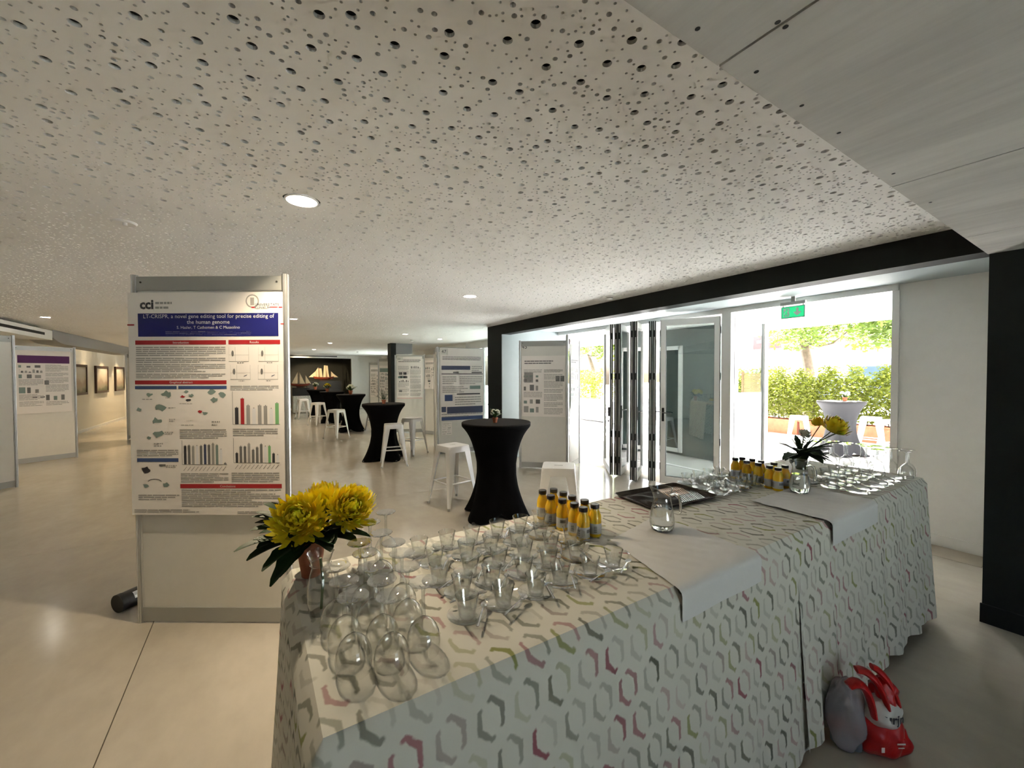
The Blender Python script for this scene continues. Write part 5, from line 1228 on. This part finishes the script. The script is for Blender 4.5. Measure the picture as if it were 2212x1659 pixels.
addq([(x0, y0, h), (x1, y0, h), (x1, y1, h), (x0, y1, h)], [(0, 0), (.76, 0), (.76, 3.2), (0, 3.2)])
obj('cloth', mb, 'cloth', t)
for x in (-.3, .3):
    for y in (-1.5, 1.5): obj('leg', MB().box(x - .02, y - .02, 0, x + .02, y + .02, .74), 'alu', t)
# bamboo screen seen through the narrow door leaf
a, b = AX(1609, 850, 9.6), AX(1642, 850, 9.6); t = thing('bamboo_screen', 'brown bamboo slat screen seen through the narrow door leaf', 'screen', (9.6, (a.y + b.y) / 2, 0))
wy = abs(a.y - b.y) / 2 + .05; mat('bamboo', (.34, .24, .11), .6, var=.4, vscale=15)
slat = MB().box(-.012, -wy, 0, .012, wy, .038).mesh('slat'); slat.materials.append(MATS['bamboo'])
for k in range(36): obj('slat', slat, None, t, loc=(0, 0, .1 + k * .044))
for s_ in (-1, 1): obj('post', MB().box(-.02, s_ * wy - .025, 0, .02, s_ * wy + .025, 1.72), 'wood', t)
# timber kiosk, sign, parasol, van and far buildings
a, b = AX(1640, 735, 19), AX(1716, 800, 19); t = thing('timber_kiosk', 'grey-brown timber kiosk beyond the hedge', 'kiosk', (19, (a.y + b.y) / 2, 0)); hw = abs(a.y - b.y) / 2; mat('weathered', (.36, .28, .24), .8, var=.3, vscale=6)
obj('body', MB().box(.03, -hw, 0, 2.4, hw, a.z), 'weathered', t); nq = 14
for k in range(nq): obj('plank', MB().box(0, -hw + k * 2 * hw / nq + .008, 0, .03, -hw + (k + 1) * 2 * hw / nq - .008, a.z - .02 - .03 * (k % 2)), 'weathered', t)
obj('roof', MB().box(-.15, -hw - .1, a.z, 2.5, hw + .1, a.z + .08), 'white_paint', t)
c = AX(1653, 738, 17.5); t = thing('red_sign', 'small red signboard beside the timber kiosk', 'sign', (17.5, c.y, 0)); obj('pole', MB().box(-.04, -.04, 0, .04, .04, c.z), 'alu', t); mat('sign_red', (.55, .03, .04), .5); obj('sign_plate', MB().box(-.05, -.6, c.z - .3, -.02, .45, c.z + .35), 'sign_red', t); obj('print', MB().box(-.056, -.3, c.z - .05, -.05, .3, c.z + .05).box(-.056, -.3, c.z + .12, -.05, .1, c.z + .2), 'ink_white', t)
c = AX(1640, 712, 17.6); t = thing('white_parasol', 'white parasol canopy left of the timber kiosk', 'parasol', (17.6, c.y + .8, 0)); obj('pole', MB().tube([(0, 0, 0), (0, 0, c.z + .75)], .025, 8), 'alu_white', t)
obj('canopy', MB().add([(-1.4, -1.4, c.z - .1), (1.4, -1.4, c.z - .1), (1.4, 1.4, c.z - .1), (-1.4, 1.4, c.z - .1), (0, 0, c.z + .75)], [(0, 1, 4), (1, 2, 4), (2, 3, 4), (3, 0, 4)]), 'white_paint', t)
c = AX(1918, 775, 21); t = thing('parked_van', 'blue-grey van parked beyond the hedge at the right', 'van', (21, c.y, 0)); mat('van_blue', (.16, .20, .34), .3); mat('van_glass', (.05, .08, .1), .1)
obj('body', MB().prism([(-2.2, .4), (2.2, .4), (2.25, 1.2), (1.75, 1.35), (1.35, 2.1), (1.1, 2.25), (-2.1, 2.25), (-2.2, 2.1)], -.9, .9, Matrix(((0, 0, 1, 0), (1, 0, 0, 0), (0, 1, 0, 0), (0, 0, 0, 1)))), 'van_blue', t)
obj('side_window', MB().box(-.93, -.6, 1.4, -.9, .9, 1.95), 'van_glass', t)
for y in (-1.4, 1.4): obj('wheel', MB().tube([(-.95, y, .35), (-.7, y, .35)], .35, 20), 'rubber', t)
mat('window_sky', (.42, .47, .52), .2)
def building(x, y0, y1, h, label, col, nz, ny):
    t = thing('street_building', label, 'building', (x, (y0 + y1) / 2, 0), 0, 'pale buildings across the street'); w_ = (y1 - y0) / 2; nm = 'render_%d' % int(y0 * 10); mat(nm, col, .8, var=.05)
    obj('walls', MB().box(0, -w_, 0, 8, w_, h), nm, t); obj('roof', MB().box(-.2, -w_ - .2, h, 8.2, w_ + .2, h + .25), 'white_paint', t)
    for j in range(nz):
        for i in range(ny):
            yc = -w_ + (i + .5) * 2 * w_ / ny; zc = 1.0 + j * 3.0; f_ = obj('window', MB().box(-.06, yc - .6, zc, 0, yc + .6, zc + 1.5), 'alu_white', t); obj('window_glass', MB().box(-.075, yc - .52, zc + .08, -.055, yc + .52, zc + 1.42), 'window_sky', f_)
building(42, 2, 15, 9.5, 'pale cream building across the street', (.72, .70, .66), 3, 5)
building(45, 17, 34, 8, 'pale blue-grey building across the street, left', (.60, .66, .72), 2, 6)
building(44, -14, 0, 7, 'white building across the street, right', (.72, .74, .76), 2, 5)
